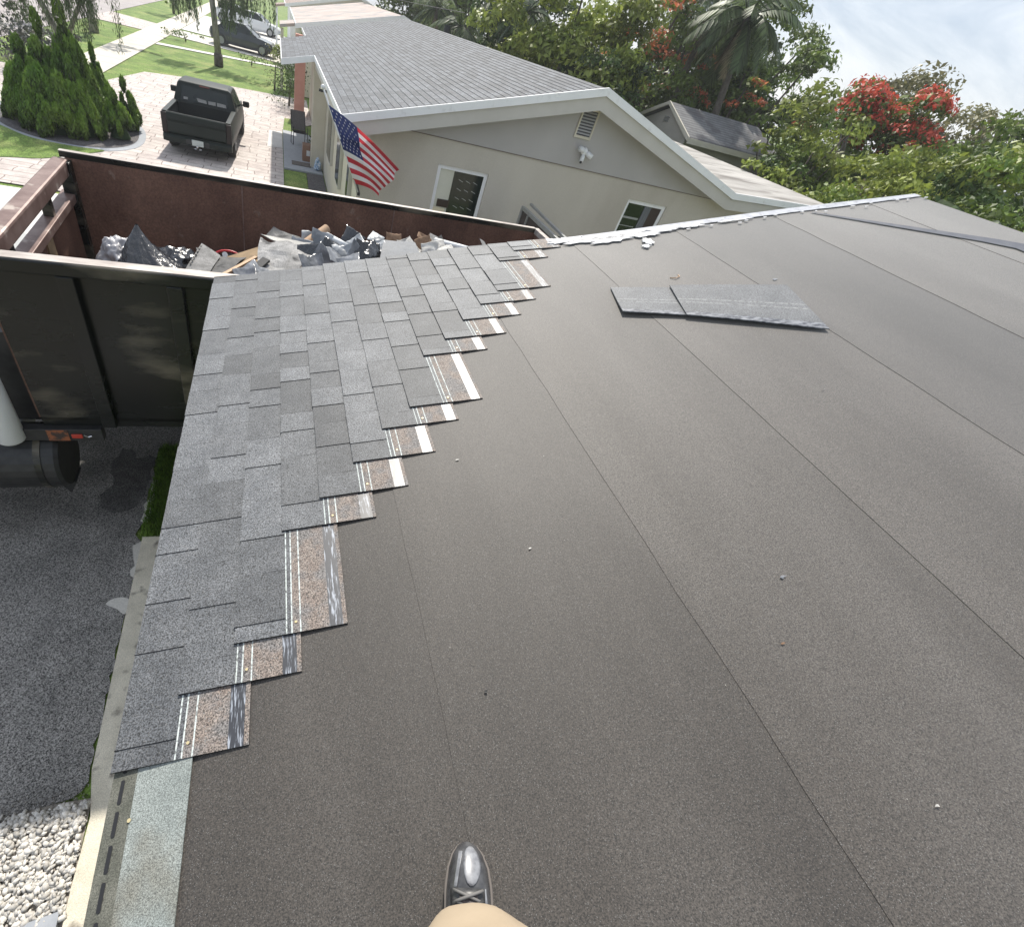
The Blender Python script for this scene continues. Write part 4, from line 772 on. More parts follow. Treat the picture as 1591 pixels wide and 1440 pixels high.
mb.prism([(E1[0], NY0, E1[1] - .01), (RD[0], NY0, RD[1] - .01), (BK[0], NY0, BK[1] - .01), (BK[0], NY0, BK[1] - .1), (RD[0], NY0, RD[1] - .1), (E1[0], NY0, E1[1] - .1)], (0, NY1 - NY0, 0), 2)
NR = mb.build('roof', [sh_m, M['softedge'], M['fboard']], NH, tint=True)
mb = MB(); stepped(mb, (.12, 2.67), E1, 19.5, 26.5, 7, rr); mb.prism([(.12, 19.5, 2.665), (1.1, 19.5, 2.925), (1.1, 19.5, 2.82), (.12, 19.5, 2.56)], (0, 7, 0), 2); mb.build('porch_roof', [sh_m, M['softedge'], M['fboard']], NH, tint=True)
mb = MB(); mb.prism([(BK[0] - .02, NY0, BK[1] + .0), (EN[0], NY0, EN[1]), (EN[0], NY0, EN[1] - .12), (BK[0] - .02, NY0, BK[1] - .12)], (0, 18, 0)); mb.build('flat_roof', M['flatroof'], NH)
# rake trim: white metal edge above a beige board
def rake(mb, pts, y, z0, z1, th, mi=0):
    for (a, b) in zip(pts, pts[1:]): mb.prism([(a[0], y, a[1] + z0), (b[0], y, b[1] + z0), (b[0], y, b[1] + z1), (a[0], y, a[1] + z1)], (0, th, 0), mi)
mb = MB(); rake(mb, [E1, RD, BK, EN], NY0 - .03, -.10, .022, .035); mb.build('white_drip_edge', M['white'], NH)
mb = MB(); rake(mb, [(E1[0] + .02, E1[1]), RD, BK, EN], NY0 + .01, -.32, -.10, .04); mb.build('rake_board', M['fboard'], NH)
mb = MB(); rake(mb, [(E1[0] + .5, E1[1] + .12), RD, BK, EN], NY0 + .052, -.20, -.13, NW - NY0 - .08); mb.build('soffit', M['fboard'], NH)
mb = MB(); mb.box(E1[0] + .03, 1.62, NY0 + .05, NY1, 2.66, 2.80); mb.build('eave_box', M['fboard'], NH)
mb = MB(); mb.bar((E1[0] - .012, NY0, 2.885), (E1[0] - .012, 19.48, 2.885), .02, .11); mb.bar((E1[0] - .012, 26.5, 2.885), (E1[0] - .012, NY1, 2.885), .02, .11); mb.bar((.108, 19.5, 2.62), (.108, 26.5, 2.62), .02, .12)
mb.prism([(.11, 19.47, 2.69), (1.09, 19.47, 2.95), (1.09, 19.47, 2.80), (.11, 19.47, 2.54)], (0, .03, 0)); mb.build('eave_fascia', M['white'], NH)
mb = MB(); mb.box(1.10, 1.515, 19.6, 20.0, -.02, 2.78); mb.build('porch_column', M['cream'], NH)
mb = MB(); mb.box(.75, 1.2, 28.6, 29.0, -.02, 2.8); mb.build('pink_column', M['pinkw'], NH)
mb = MB(); mb.box(1.44, 1.515, 20.6, 21.7, .03, 2.1); DR = mb.build('front_door', M['greycurt'], NH)
for (y0, y1, z0, z1) in [(11.6, 12.0, 1.3, 2.35), (13.6, 14.5, 1.0, 2.3), (16.2, 17.6, .9, 2.3)]:
    mb = MB(); mb.box(1.44, 1.515, y0, y1, z0, z1); fw = mb.build('window', M['fboard'], NH); mb = MB(); mb.box(1.43, 1.438, y0 + .06, y1 - .06, z0 + .06, z1 - .06); mb.build('pane', M['glassd'], fw)
# gable windows
for wi, (a, b, c, d) in enumerate(win):
    mb = MB(); w = .075; y = NW + .035
    for q in ((a, a + w, c, d), (b - w, b, c, d), (a + w, b - w, d - w, d), (a + w, b - w, c, c + w)): mb.box(q[0], q[1], y, y + .06, q[2], q[3])
    fr = mb.build('window', M['white'], NH, bevel=.006)
    mb = MB(); mb.box(a - .03, b + .03, NW - .05, NW + .034, c - .07, c + .002); mb.build('sill', M['stucco'], fr)
    if wi == 0:
        mb = MB(); mb.box(a + w, a + .38, y + .03, y + .04, c + w, d - w); mb.build('curtain', M['curtain'], fr)
        mb = MB(); mb.box(a + .38, b - w, y + .022, y + .032, c + w, d - w); pn = mb.build('pane', M['glassd'], fr)
        mb = MB()
        for r_ in range(7):
            for k in range(3): xx = a + .50 + k * .16 + .0 * r_; zz = d - .22 - r_ * .16; mb.bar((xx, y + .016, zz + .014), (xx + .10, y + .016, zz - .018), .006, .007)
        mb.build('painted_glint_bars', mat('painted_glint', (.5, .52, .5), rough=.4), pn)  # pale slanted bars paint reflected lights onto the pane
        mb = MB(); mb.box(a + .14, a + .40, y + .012, y + .02, 1.72, 1.86); mb.build('shelf_item', M['brownin'], fr)
        mb = MB(); mb.box(a + w, a + .33, y + .010, y + .019, c + w, 1.70); mb.build('cushion', mat('cream_cushion', (.72, .66, .48), rough=.8), fr)
    else:
        mb = MB(); mb.box(a + w, a + .52, y + .02, y + .03, c + w, d - w); mb.build('pane', M['glassd'], fr)
        mb = MB(); mb.box(a + .54, a + .72, y + .018, y + .03, c + w, d - w); mb.build('curtain', M['greycurt'], fr)
        mb = MB(); mb.box(a + .72, b - w, y + .02, y + .03, c + w, d - w); mb.build('wood_panel', M['brownin'], fr)
        mb = MB(); mb.box(a + w, a + .50, y + .012, y + .0195, 2.18, 2.22); mb.box(a + w, a + .48, y + .012, y + .0195, 2.02, 2.035); mb.build('blind_slat', mat('slat', (.3, .31, .3), rough=.5), fr)
# vent and security light
mb = MB(); vx0, vx1, vz0, vz1 = 5.68, 6.06, 3.39, 3.87; y = yb - .03
for q in ((vx0, vx0 + .035, vz0, vz1), (vx1 - .035, vx1, vz0, vz1), (vx0 + .035, vx1 - .035, vz1 - .035, vz1), (vx0 + .035, vx1 - .035, vz0, vz0 + .045)): mb.box(q[0], q[1], y, y + .028, q[2], q[3])
VT = mb.build('gable_vent', M['cream'], NH, bevel=.004)
mb = MB(); mb.box(vx0 + .03, vx1 - .03, y + .02, y + .026, vz0 + .03, vz1 - .03); mb.build('vent_screen', mat('vent_dark', (.09, .09, .10), rough=.8), VT)
for k in range(8):
    z = vz0 + .07 + k * .048; mb = MB(); mb.add([(vx0 + .035, y + .002, z), (vx1 - .035, y + .002, z), (vx1 - .035, y + .018, z + .022), (vx0 + .035, y + .018, z + .022)], [(0, 1, 2, 3)]); mb.build('louvre', mat('louvre_grey', (.42, .42, .42), rough=.6), VT, solid=.003)
def ball(name, c, r, m_, parent, sc=(1, 1, 1), n=14):
    mb = MB(); mb.grid(lambda i, j: V(c[0] + r * sc[0] * math.sin(math.pi * j) * math.cos(6.283 * i), c[1] + r * sc[1] * math.sin(math.pi * j) * math.sin(6.283 * i), c[2] + r * sc[2] * math.cos(math.pi * j)), n, n // 2); return mb.build(name, m_, parent, smooth=True)
SL = ball('security_light', (6.02, yb - .05, 3.20), .075, M['whitep'], NH, (1, .7, 1))
def head(a, b, r): 
    mb = MB(); mb.tube([a, Vector(a).lerp(Vector(b), .3), b], [r * .5, r * .95, r], 16); mb.build('lamp_head', M['whitep'], SL, smooth=True)
head((5.98, yb - .06, 3.22), (5.86, yb - .14, 3.24), .052); head((6.06, yb - .06, 3.20), (6.18, yb - .14, 3.14), .052)
head((6.02, yb - .06, 3.16), (5.98, yb - .14, 3.04), .042); ball('sensor', (5.97, yb - .15, 3.03), .025, M['black'], SL)
mb = MB(); mb.bar((1.02, 13.6, 2.84), (.88, 13.4, 2.86), .05, .05); ec = mb.build('eave_camera', M['black'], NH)
mb = MB(); mb.tube([(3.6, 10.38, 2.72), (3.6, 10.36, 2.72)], .02, 8)

# flag pole and flag
A0, A1 = V(1.44, 10.05, 1.90), V(.70, 10.0, 3.30)
fp = MB(); fp.tube([A0, A1], .013, 10); POLE = empty('flag_pole', A0, label='slanting flag pole on the corner of the beige house', cat='flag pole')
o = fp.build('pole', M['whitep'], POLE, smooth=True); o.location = -A0
o = ball('finial', A1, .035, M['whitep'], POLE); o.location = -A0
mb = MB(); mb.bar(A0 + V(.02, .0, -.03), V(1.51, 10.9, 1.84), .05, .05); o = mb.build('bracket', M['black'], POLE); o.location = -A0
FC = (V(.80, 10.0, 3.09), V(1.36, 10.03, 2.03), V(1.80, 9.92, 1.94), V(2.14, 9.95, 2.40))   # hoist top, hoist bottom, fly bottom, fly top
TOPM = V(1.42, 10.05, 2.78)
def flagpt(s, t, off=0):
    """s along the fly 0..1, t down the hoist 0..1"""
    top = (1 - s) ** 2 * FC[0] + 2 * s * (1 - s) * V(1.36, 10.02, 2.90) + s * s * FC[3]; bot = FC[1].lerp(FC[2], s) + V(.06, 0, .03) * math.sin(math.pi * s)
    p = top.lerp(bot, t); w = .075 * math.sin(9 * t + 3.0 * s + 1) * (.25 + s) + .04 * math.sin(17 * t - 4 * s); return p + V(.3 * w * .25, -w - off, .15 * w)
cr = mat('flag_red', (.50, .035, .05), (.56, .05, .07), rough=.8, trans=.35); cw = mat('flag_white', (.80, .78, .79), rough=.8, trans=.35); cb = mat('flag_blue', (.025, .035, .12), rough=.8, trans=.25)
mb = MB(); NS, NT_ = 36, 39
for i in range(NS):
    for j in range(NT_):
        s0, s1, t0, t1 = i / NS, (i + 1) / NS, j / NT_, (j + 1) / NT_; st = int(j // 3)
        mi = 2 if (s0 < .4 - 1e-6 and st < 7) else (0 if st % 2 == 0 else 1)
        mb.add([flagpt(s0, t0), flagpt(s1, t0), flagpt(s1, t1), flagpt(s0, t1)], [(0, 1, 2, 3)], mi)
fo = mb.build('flag', [cr, cw, cb], smooth=True); bm = bmesh.new(); bm.from_mesh(fo.data); bmesh.ops.remove_doubles(bm, verts=bm.verts, dist=1e-5); bm.to_mesh(fo.data); bm.free()
tag(fo, 'red white and blue flag with stars and stripes hanging from its pole', 'flag')
mb = MB()
for r_ in range(9):
    for c_ in range(6 if r_ % 2 == 0 else 5):
        s = .4 * ((c_ * 2 + 1 + (r_ % 2)) / 12); t = (7 / 13) * (r_ + 1) / 10; P5 = []
        for k in range(10):
            a = math.pi / 2 + k * math.pi / 5; q = 1 if k % 2 == 0 else .42; P5.append((s + .014 * q * math.cos(a), t - .020 * q * math.sin(a)))
        mb = MB()
        for off in (.005, -.005): mb.add([flagpt(x, y_, off) for x, y_ in P5], [tuple(range(10))])
        mb.build('star', cw, fo)

# porch things
CH = empty('garden_chair', (.80, 22.6, .03), rad(10), 'black metal patio chair standing beside the front door', 'chair')
mb = MB()
for sx in (-.26, .26):
    mb.tube([(sx, .25, .0), (sx, -.22, .0), (sx, -.27, .06), (sx, -.24, .56), (sx, .1, .60)], .013, 6)
    mb.tube([(sx, .2, .0), (sx, .16, .40), (sx, .38, .98)], .013, 6)
mb.build('chair_frame', M['black'], CH, smooth=True)
mb = MB(); mb.box(-.25, .25, -.22, .20, .38, .41); mb.build('seat', M['black'], CH)
mb = MB(); mb.add([(-.25, .18, .42), (.25, .18, .42), (.25, .38, .98), (-.25, .38, .98)], [(0, 1, 2, 3)]); mb.build('backrest', mat('chair_mesh', (.14, .13, .13), (.20, .19, .19), rough=.8, scale=40), CH, solid=.012)
BX = MB(); BX.box(.85, 1.28, 20.2, 20.65, .03, .50); bx_ = BX.build('cardboard_box', mat('box_brown', (.26, .15, .10), (.30, .18, .12), rough=.8), bevel=.006); tag(bx_, 'brown cardboard box with a pale label on the porch', 'box')
mb = MB(); mb.box(.98, 1.10, 20.192, 20.199, .2, .36); mb.build('shipping_label', M['whitep'], bx_)
mb = MB(); mb.box(.48, 1.12, 19.45, 19.95, .034, .046); tag(mb.build('door_mat', M['mat']), 'dark woven mat on the porch slab in front of the box', 'mat')
bag('water_pack', (1.32, 19.3, .18), .12, .15, .22, M['bluebag'], 'blue and white plastic pack by the cream wall', seed=2, cat='pack')
pot = empty('potted_plant', (1.25, 21.1, .03), label='potted plant between the box and the patio chair', cat='plant')
mb = MB(); mb.tube([(0, 0, 0), (0, 0, .28)], [.12, .17], 14); mb.build('pot', M['black'], pot)

# gate between the houses
GT = empty('metal_gate', (4.9, 8.3, 0), label='grey metal gate standing open beside the truck tailgate', cat='gate')
mb = MB()
for y0 in (.0, 1.98): mb.bar((0, y0, 0), (0, y0, 2.14), .07, .07)
for z0 in (2.11, .2): mb.bar((0, .035, z0), (0, 1.945, z0), .06, .07)
mb.build('gate_frame', M['metalg'], GT, bevel=.004)
mb = MB(); mb.box(-.008, .008, .04, 1.94, .24, 2.07); mb.build('gate_panel', mat('gate_infill', (.07, .055, .05), rough=.7), GT)
mb = MB(); mb.bar((-.03, 1.60, .24), (-.03, 1.60, 2.07), .04, .03); mb.build('mid_rail', M['metalg'], GT)
mb = MB(); mb.bar((.14, 0, .1), (.14, 0, 2.16), .05, .05); mb.bar((.14, 0, 2.16), (.14, 1.98, 2.20), .05, .04); mb.build('track_post', M['metalg'], GT)
mb = MB(); c0 = V(5.75, 10.0, 1.55); mb.tube([c0 + V(.26 * math.cos(a), 0, .22 * math.sin(a)) for a in np.linspace(0, 6.283, 25)], .012, 6)
for a in np.linspace(0, 3.14, 5)[:-1]: mb.tube([c0 + V(.26 * math.cos(a), 0, .22 * math.sin(a)), c0 - V(.26 * math.cos(a), 0, .22 * math.sin(a))], .007, 5)
mb.tube([c0 - V(0, 0, .22), V(5.75, 10.0, -.03)], .015, 6); tag(mb.build('wire_wheel_stand', M['black'], smooth=True), 'round black wire wheel on a stand by the beige gable wall', 'garden stand')

# ------------------------------------------------------------------ outbuilding behind and far houses
SH = empty('outbuilding', (16, 20.1, 0), label='small grey shingled outbuilding with a gable vent behind the neighbour house', cat='outbuilding')
def into(o, e): o.location = -Vector(e.location); return o
mb = MB(); mb.prism([(14.15, 18.55, 0), (14.15, 18.55, 3.45), (14.15, 20.13, 4.05), (14.15, 21.7, 3.45), (14.15, 21.7, 0)], (4.3, 0, 0)); into(mb.build('wall', M['stucco'], SH), SH)
osh = stripes_mat('old_grey_shingles', ((.12, .12, .125), (.20, .20, .20)), (.05, .05, .05), 2, .055, .16, scale=3, detail=6, c3=(.10, .095, .10), s3=1.4)
mb = MB(); mb.prism([(13.98, 18.2, 3.46), (13.98, 20.13, 4.19), (13.98, 22.05, 3.46), (13.98, 22.05, 3.40), (13.98, 20.13, 4.12), (13.98, 18.2, 3.40)], (4.3, 0, 0))
mb.add([(18.28, 18.2, 3.46), (18.7, 18.25, 3.42), (18.28, 20.13, 4.19)], [(0, 1, 2)]); into(mb.build('roof', osh, SH), SH)
mb = MB(); mb.prism([(13.93, 18.16, 3.34), (13.93, 20.13, 4.10), (13.93, 20.13, 4.205), (13.93, 18.16, 3.47)], (.05, 0, 0)); mb.prism([(13.93, 22.1, 3.34), (13.93, 20.13, 4.10), (13.93, 20.13, 4.205), (13.93, 22.1, 3.47)], (.05, 0, 0)); mb.box(13.98, 18.6, 18.14, 18.2, 3.28, 3.44); into(mb.build('fascia', M['cream'], SH), SH)
mb = MB()
for k in range(3): mb.box(14.11, 14.149, 19.98, 20.28, 3.62 + k * .06, 3.65 + k * .06)
into(mb.build('vent', M['metalg'], SH), SH)
def far_house(y0, y1, x0, xr_, ze, zr, m_roof, m_wall, label):
    e = empty('house', (3, y0, 0), label=label, cat='house'); x2 = 2 * xr_ - x0
    mb = MB(); mb.prism([(x0 + .4, y0 + .3, 0), (x0 + .4, y0 + .3, ze - .05), (xr_, y0 + .3, zr - .16), (x2 - .4, y0 + .3, ze - .05), (x2 - .4, y0 + .3, 0)], (0, y1 - y0 - .6, 0)); into(mb.build('wall', m_wall, e), e)
    mb = MB(); mb.prism([(x0, y0, ze), (xr_, y0, zr), (x2, y0, ze), (x2, y0, ze - .09), (xr_, y0, zr - .09), (x0, y0, ze - .09)], (0, y1 - y0, 0)); into(mb.build('roof', m_roof, e), e)
    mb = MB(); mb.prism([(x0 - .02, y0 - .04, ze - .16), (xr_, y0 - .04, zr - .16), (x2, y0 - .04, ze - .16), (x2, y0 - .04, ze + .03), (xr_, y0 - .04, zr + .03), (x0 - .02, y0 - .04, ze + .03)], (0, .036, 0)); mb.box(x0 - .04, x0 - .003, y0, y1, ze - .16, ze + .02); into(mb.build('fascia', M['white'], e), e)
    mb = MB(); mb.prism([(x0 - .8, y0 + 1, ze - .22), (x0 - .05, y0 + 1, ze - .03), (x0 - .05, y0 + 1, ze - .15), (x0 - .8, y0 + 1, ze - .34)], (0, 3, 0)); into(mb.build('porch_roof', m_roof, e), e)
    mb = MB(); mb.box(x0 - .75, x0 - .6, y0 + 1.1, y0 + 1.25, 0, ze - .34); into(mb.build('porch_column', m_wall, e), e)
far_house(34.0, 52.0, .9, 6.25, 2.86, 4.27, M['pinkroof'], M['cream'], 'house with a pale pink rolled roof beyond the neighbour')
tl = stripes_mat('barrel_tile', ((.28, .19, .16), (.42, .33, .29)), (.10, .07, .06), 1, .30, .3, scale=5)
far_house(55.0, 72.0, .6, 6.4, 2.9, 4.55, tl, M['white'], 'farthest house with a brown barrel tile roof')

# ------------------------------------------------------------------ vehicles
def loft(mb, secs, mi=0, cap=True):
    """secs: list of rings (equal point counts)"""
    n = len(secs[0]); vs = [p for s in secs for p in s]
    fs = [(i * n + j, i * n + j + 1, (i + 1) * n + j + 1, (i + 1) * n + j) for i in range(len(secs) - 1) for j in range(n - 1)]
    if cap: fs += [tuple(range(n))[::-1], tuple((len(secs) - 1) * n + j for j in range(n))]
    mb.add(vs, fs, mi)
# pickup: origin under the tailgate centre, +y forward
PK = empty('pickup_truck', (-2.27, 18.25, 0), rad(-1.5), 'dark green grey pickup truck parked on the pale paver driveway', 'pickup truck')
hw = .97
mb = MB()
def ring(y, wtop, wmid, zb, zt):   # outer half shell of the body sides
    return [V(-wmid * .93, y, zb), V(-wmid, y, zb + .12), V(-wmid, y, (zb + zt) / 2), V(-wtop, y, zt)], [V(wtop, y, zt), V(wmid, y, (zb + zt) / 2), V(wmid, y, zb + .12), V(wmid * .93, y, zb)]
for sd_ in (0, 1):
    secs = [ring(y, wt, wm, zb, zt)[sd_] for y, wt, wm, zb, zt in [(0, .91, .95, .42, .98), (.3, .93, .98, .36, 1.0), (1.85, .93, .98, .34, 1.0), (3.6, .93, .98, .34, 1.0), (4.6, .90, .96, .36, .95), (5.1, .84, .90, .4, .86), (5.25, .76, .82, .45, .78)]]
    loft(mb, secs, cap=False)
mb.build('body_side', M['pgrey'], PK, smooth=True, solid=.05, bevel=.01)
mb = MB(); mb.box(-.88, .88, .02, 1.92, .50, .56); mb.box(-.88, -.80, .02, 1.92, .56, .985); mb.box(.80, .88, .02, 1.92, .56, .985); mb.box(-.88, .88, 1.88, 1.94, .5, .99)
mb.box(-.80, -.62, .7, 1.3, .56, .75); mb.box(.62, .80, .7, 1.3, .56, .75); mb.build('bed', M['bedl'], PK)
for xa in (-.93, .79): mb = MB(); mb.box(xa, xa + .14, .04, 1.93, .985, 1.02); mb.build('bed_rail', M['pgrey'], PK, bevel=.01)
mb = MB(); secs = [[V(x, y, z) for y, z in ((-.02, .50), (-.055, .56), (-.05, .80), (-.085, .86), (-.07, 1.0), (-.03, 1.03), (.04, 1.02), (.04, .50))] for x in (-.80, -.4, 0, .4, .80)]
loft(mb, secs); TGp = mb.build('tailgate', M['pgrey'], PK, bevel=.008)
mb = MB(); mb.prism([(.13 * math.cos(a), -.062, .845 + .028 * math.sin(a)) for a in np.linspace(0, 6.283, 21)[:-1]], (0, -.03, 0)); mb.bar((-.26, -.088, .846), (.30, -.088, .846), .008, .012); mb.build('emblem', M['bedl'], TGp)
mb = MB(); mb.bar((-.76, -.0875, .90), (.76, -.0875, .90), .006, .012); mb.build('crease', M['bedl'], TGp)
for sx in (-1, 1):
    mb = MB(); mb.box(min(sx * .80, sx * .955), max(sx * .80, sx * .955), -.03, .05, .50, .99); mb.build('tail_lamp', mat('smoked_lamp', (.016, .012, .012), (.022, .015, .015), rough=.3, spec=.25), PK, bevel=.02)
mb = MB(); secs = [[V(x, -.06 - k, .30), V(x, -.14 - k, .32), V(x, -.15 - k, .44), V(x, -.06 - k, .50), V(x, .05, .49), V(x, .05, .31)] for x, k in ((-.95, -.06), (-.85, 0), (-.3, .02), (.3, .02), (.85, 0), (.95, -.06))]
loft(mb, secs); BM = mb.build('bumper', M['pgrey'], PK, bevel=.01)
mb = MB(); mb.box(-.16, .16, -.182, -.172, .33, .475); mb.build('license_plate', M['plate'], BM, bevel=.004)
for sx in (-1, 1):
    mb = MB(); mb.box(min(sx * .20, sx * .32), max(sx * .20, sx * .32), -.178, -.168, .34, .46); mb.build('bumper_recess', M['black'], BM)
mb = MB(); mb.tube([(0, -.05, .27), (0, -.30, .27)], .03, 10); HT = mb.build('hitch', M['black'], BM); ball('hitch_ball', (0, -.30, .34), .035, M['chrome'], HT); mb = MB(); mb.tube([(-.10, -.2, .26), (.10, -.2, .26)], .015, 8); mb.build('hitch_pin', M['chrome'], HT)
# cab: greenhouse with a leaning back glass
def cabsec(y, zb, wb, zt, wt): return [V(-wb, y, zb), V(-wt, y, zt - .05), V(-wt + .08, y, zt), V(wt - .08, y, zt), V(wt, y, zt - .05), V(wb, y, zb)]
mb = MB(); lower = [[V(-.95, 1.95, .9), V(-.78, 2.12, 1.44), V(-.70, 2.16, 1.485), V(.70, 2.16, 1.485), V(.78, 2.12, 1.44), V(.95, 1.95, .9)],
                   [V(-.95, 2.3, .9), V(-.78, 2.35, 1.46), V(-.68, 2.35, 1.51), V(.68, 2.35, 1.51), V(.78, 2.35, 1.46), V(.95, 2.3, .9)],
                   [V(-.95, 3.1, .9), V(-.77, 3.1, 1.46), V(-.67, 3.1, 1.50), V(.67, 3.1, 1.50), V(.77, 3.1, 1.46), V(.95, 3.1, .9)],
                   [V(-.93, 4.0, .9), V(-.76, 3.45, 1.42), V(-.66, 3.42, 1.45), V(.66, 3.42, 1.45), V(.76, 3.45, 1.42), V(.93, 4.0, .9)]]
loft(mb, lower); CBp = mb.build('cab', M['pgrey'], PK, bevel=.02)
mb = MB(); mb.quad((-.70, 1.985, 1.03), (.70, 1.985, 1.03), (.66, 2.105, 1.39), (-.66, 2.105, 1.39)); rw = mb.build('rear_window', M['glassd'], CBp, solid=.01)
mb = MB(); mb.quad((-.62, 1.984, 1.06), (-.50, 1.984, 1.06), (-.50, 2.0, 1.12), (-.62, 2.0, 1.12)); mb.quad((-.2, 1.985, 1.06), (.06, 1.985, 1.05), (.04, 2.0, 1.13), (-.24, 2.0, 1.15)); mb.quad((.10, 1.985, 1.05), (.32, 1.985, 1.05), (.32, 2.0, 1.14), (.10, 2.0, 1.13)); mb.quad((.36, 1.985, 1.05), (.64, 1.985, 1.05), (.62, 2.0, 1.13), (.36, 2.0, 1.14)); mb.build('seat_seen_through_glass', mat('seat_grey', (.30, .29, .27), (.4, .38, .36), rough=.6, scale=30), rw, solid=-.012)
mb = MB(); mb.box(-.15, .15, 2.12, 2.14, 1.43, 1.46); mb.build('brake_lamp', M['redlamp'], CBp)
for sx in (-1, 1):
    for (ya, yb_, yc, yd) in ((2.2, 2.9, 2.9, 2.3), (3.0, 3.8, 3.38, 3.0)):
        mb = MB(); mb.add([(sx * .948, ya, .95), (sx * .942, yb_, .95), (sx * .795, yc, 1.40), (sx * .80, yd, 1.40)], [(0, 1, 2, 3)]); mb.build('side_window', M['glassd'], CBp, solid=.006)
    mb = MB(); mb.bar((sx * .93, 3.55, .98), (sx * 1.10, 3.5, 1.0), .04, .04); MR = mb.build('mirror_arm', M['bedl'], PK)
    mb = MB(); mb.box(min(sx * 1.03, sx * 1.24), max(sx * 1.03, sx * 1.24), 3.42, 3.53, .96, 1.12); mb.build('mirror', M['bedl'], MR, bevel=.03)
mb = MB(); mb.add([(-.92, 4.0, .905), (.92, 4.0, .905), (.86, 5.1, .84), (-.86, 5.1, .84)], [(0, 1, 2, 3)]); mb.add([(-.86, 5.1, .84), (.86, 5.1, .84), (.80, 5.25, .5), (-.80, 5.25, .5)], [(0, 1, 2, 3)]); mb.build('hood', M['pgrey'], PK, solid=.03)
mb = MB(); mb.quad((-.85, 3.99, .92), (.85, 3.99, .92), (.70, 3.47, 1.41), (-.70, 3.47, 1.41)); mb.build('windscreen', M['glassd'], CBp, solid=.012)
mb = MB(); mb.box(-.86, .86, .2, 5.0, .30, .36); mb.build('underbody', M['black'], PK)
for x in (-.84, .84):
    for y in (.95, 4.35):
        w_ = wheel(PK, (0, 0, 0), .34, .25); w_.location = (x, y, .34); w_.rotation_euler = (0, 0, rad(90))
bag('white_bundle', (-2.85, 19.0, .62), .16, .2, .08, M['whitep'], 'small pale bundle in the bed of the pickup truck', seed=6, cat='bundle')

def car(loc, rz, paint, label, group='parked cars on the far driveways'):
    e = empty('car', loc, rz, label, 'car', group)
    st = [(-2.25, .60, .45, .70), (-2.1, .80, .30, .92), (-1.5, .88, .22, .98), (-.6, .90, .20, .98), (.6, .90, .20, .96), (1.4, .88, .22, .90), (2.0, .80, .28, .78), (2.28, .62, .4, .62)]
    mb = MB(); loft(mb, [[V(x, -w * .9, zb), V(x, -w, zb + .18), V(x, -w, (zb + zt) / 2 + .05), V(x, -w * .93, zt), V(x, w * .93, zt), V(x, w, (zb + zt) / 2 + .05), V(x, w, zb + .18), V(x, w * .9, zb)] for x, w, zb, zt in st])
    bd = mb.build('body', paint, e, bevel=.03, smooth=False)
    mb = MB(); P = [[V(-1.75, -.78, .95), V(-1.75, .78, .95)], [V(-1.0, -.62, 1.40), V(-1.0, .62, 1.40)], [V(.2, -.62, 1.42), V(.2, .62, 1.42)], [V(1.05, -.78, .93), V(1.05, .78, .93)]]
    mb.quad(P[0][0], P[0][1], P[1][1], P[1][0]); mb.quad(P[2][0], P[2][1], P[3][1], P[3][0]); mb.quad(P[0][0], P[1][0], P[2][0], P[3][0]); mb.quad(P[0][1], P[1][1], P[2][1], P[3][1]); mb.build('glass', M['glassd'], e, bevel=.02)
    mb = MB(); mb.box(-1.02, .22, -.62, .62, 1.40, 1.44)
    for s in (-1, 1):
        for a, b in ((P[0], P[1]), (P[2], P[3])): mb.bar(a[0 if s < 0 else 1], b[0 if s < 0 else 1], .06, .05)
        mb.bar((-.35, s * .80, .95), (-.35, s * .63, 1.4), .06, .04)
    mb.build('roof', paint, e, bevel=.02)
    for x in (-1.4, 1.4):
        for y in (-.80, .80): wheel(e, (x, y, .33), .33, .22)
    for s in (-1, 1):
        mb = MB(); mb.box(2.10, 2.24, min(s * .45, s * .75), max(s * .45, s * .75), .60, .72); mb.build('headlight', M['chrome'], e, bevel=.02)
        mb = MB(); mb.box(.75, .92, min(s * .88, s * 1.04), max(s * .88, s * 1.04), .95, 1.08); mb.build('mirror', paint, e, bevel=.02)
    return e
car((-2.35, 48.9, 0), rad(-8), M['carbl'], 'black car parked behind the palm trunk')
car((-1.9, 66.0, 0), rad(-12), M['carwh'], 'white car parked farther up beyond the black one')
car((-3.8, 69, 0), rad(-10), M['carwh'], 'second white car mostly hidden behind the nearer white one')

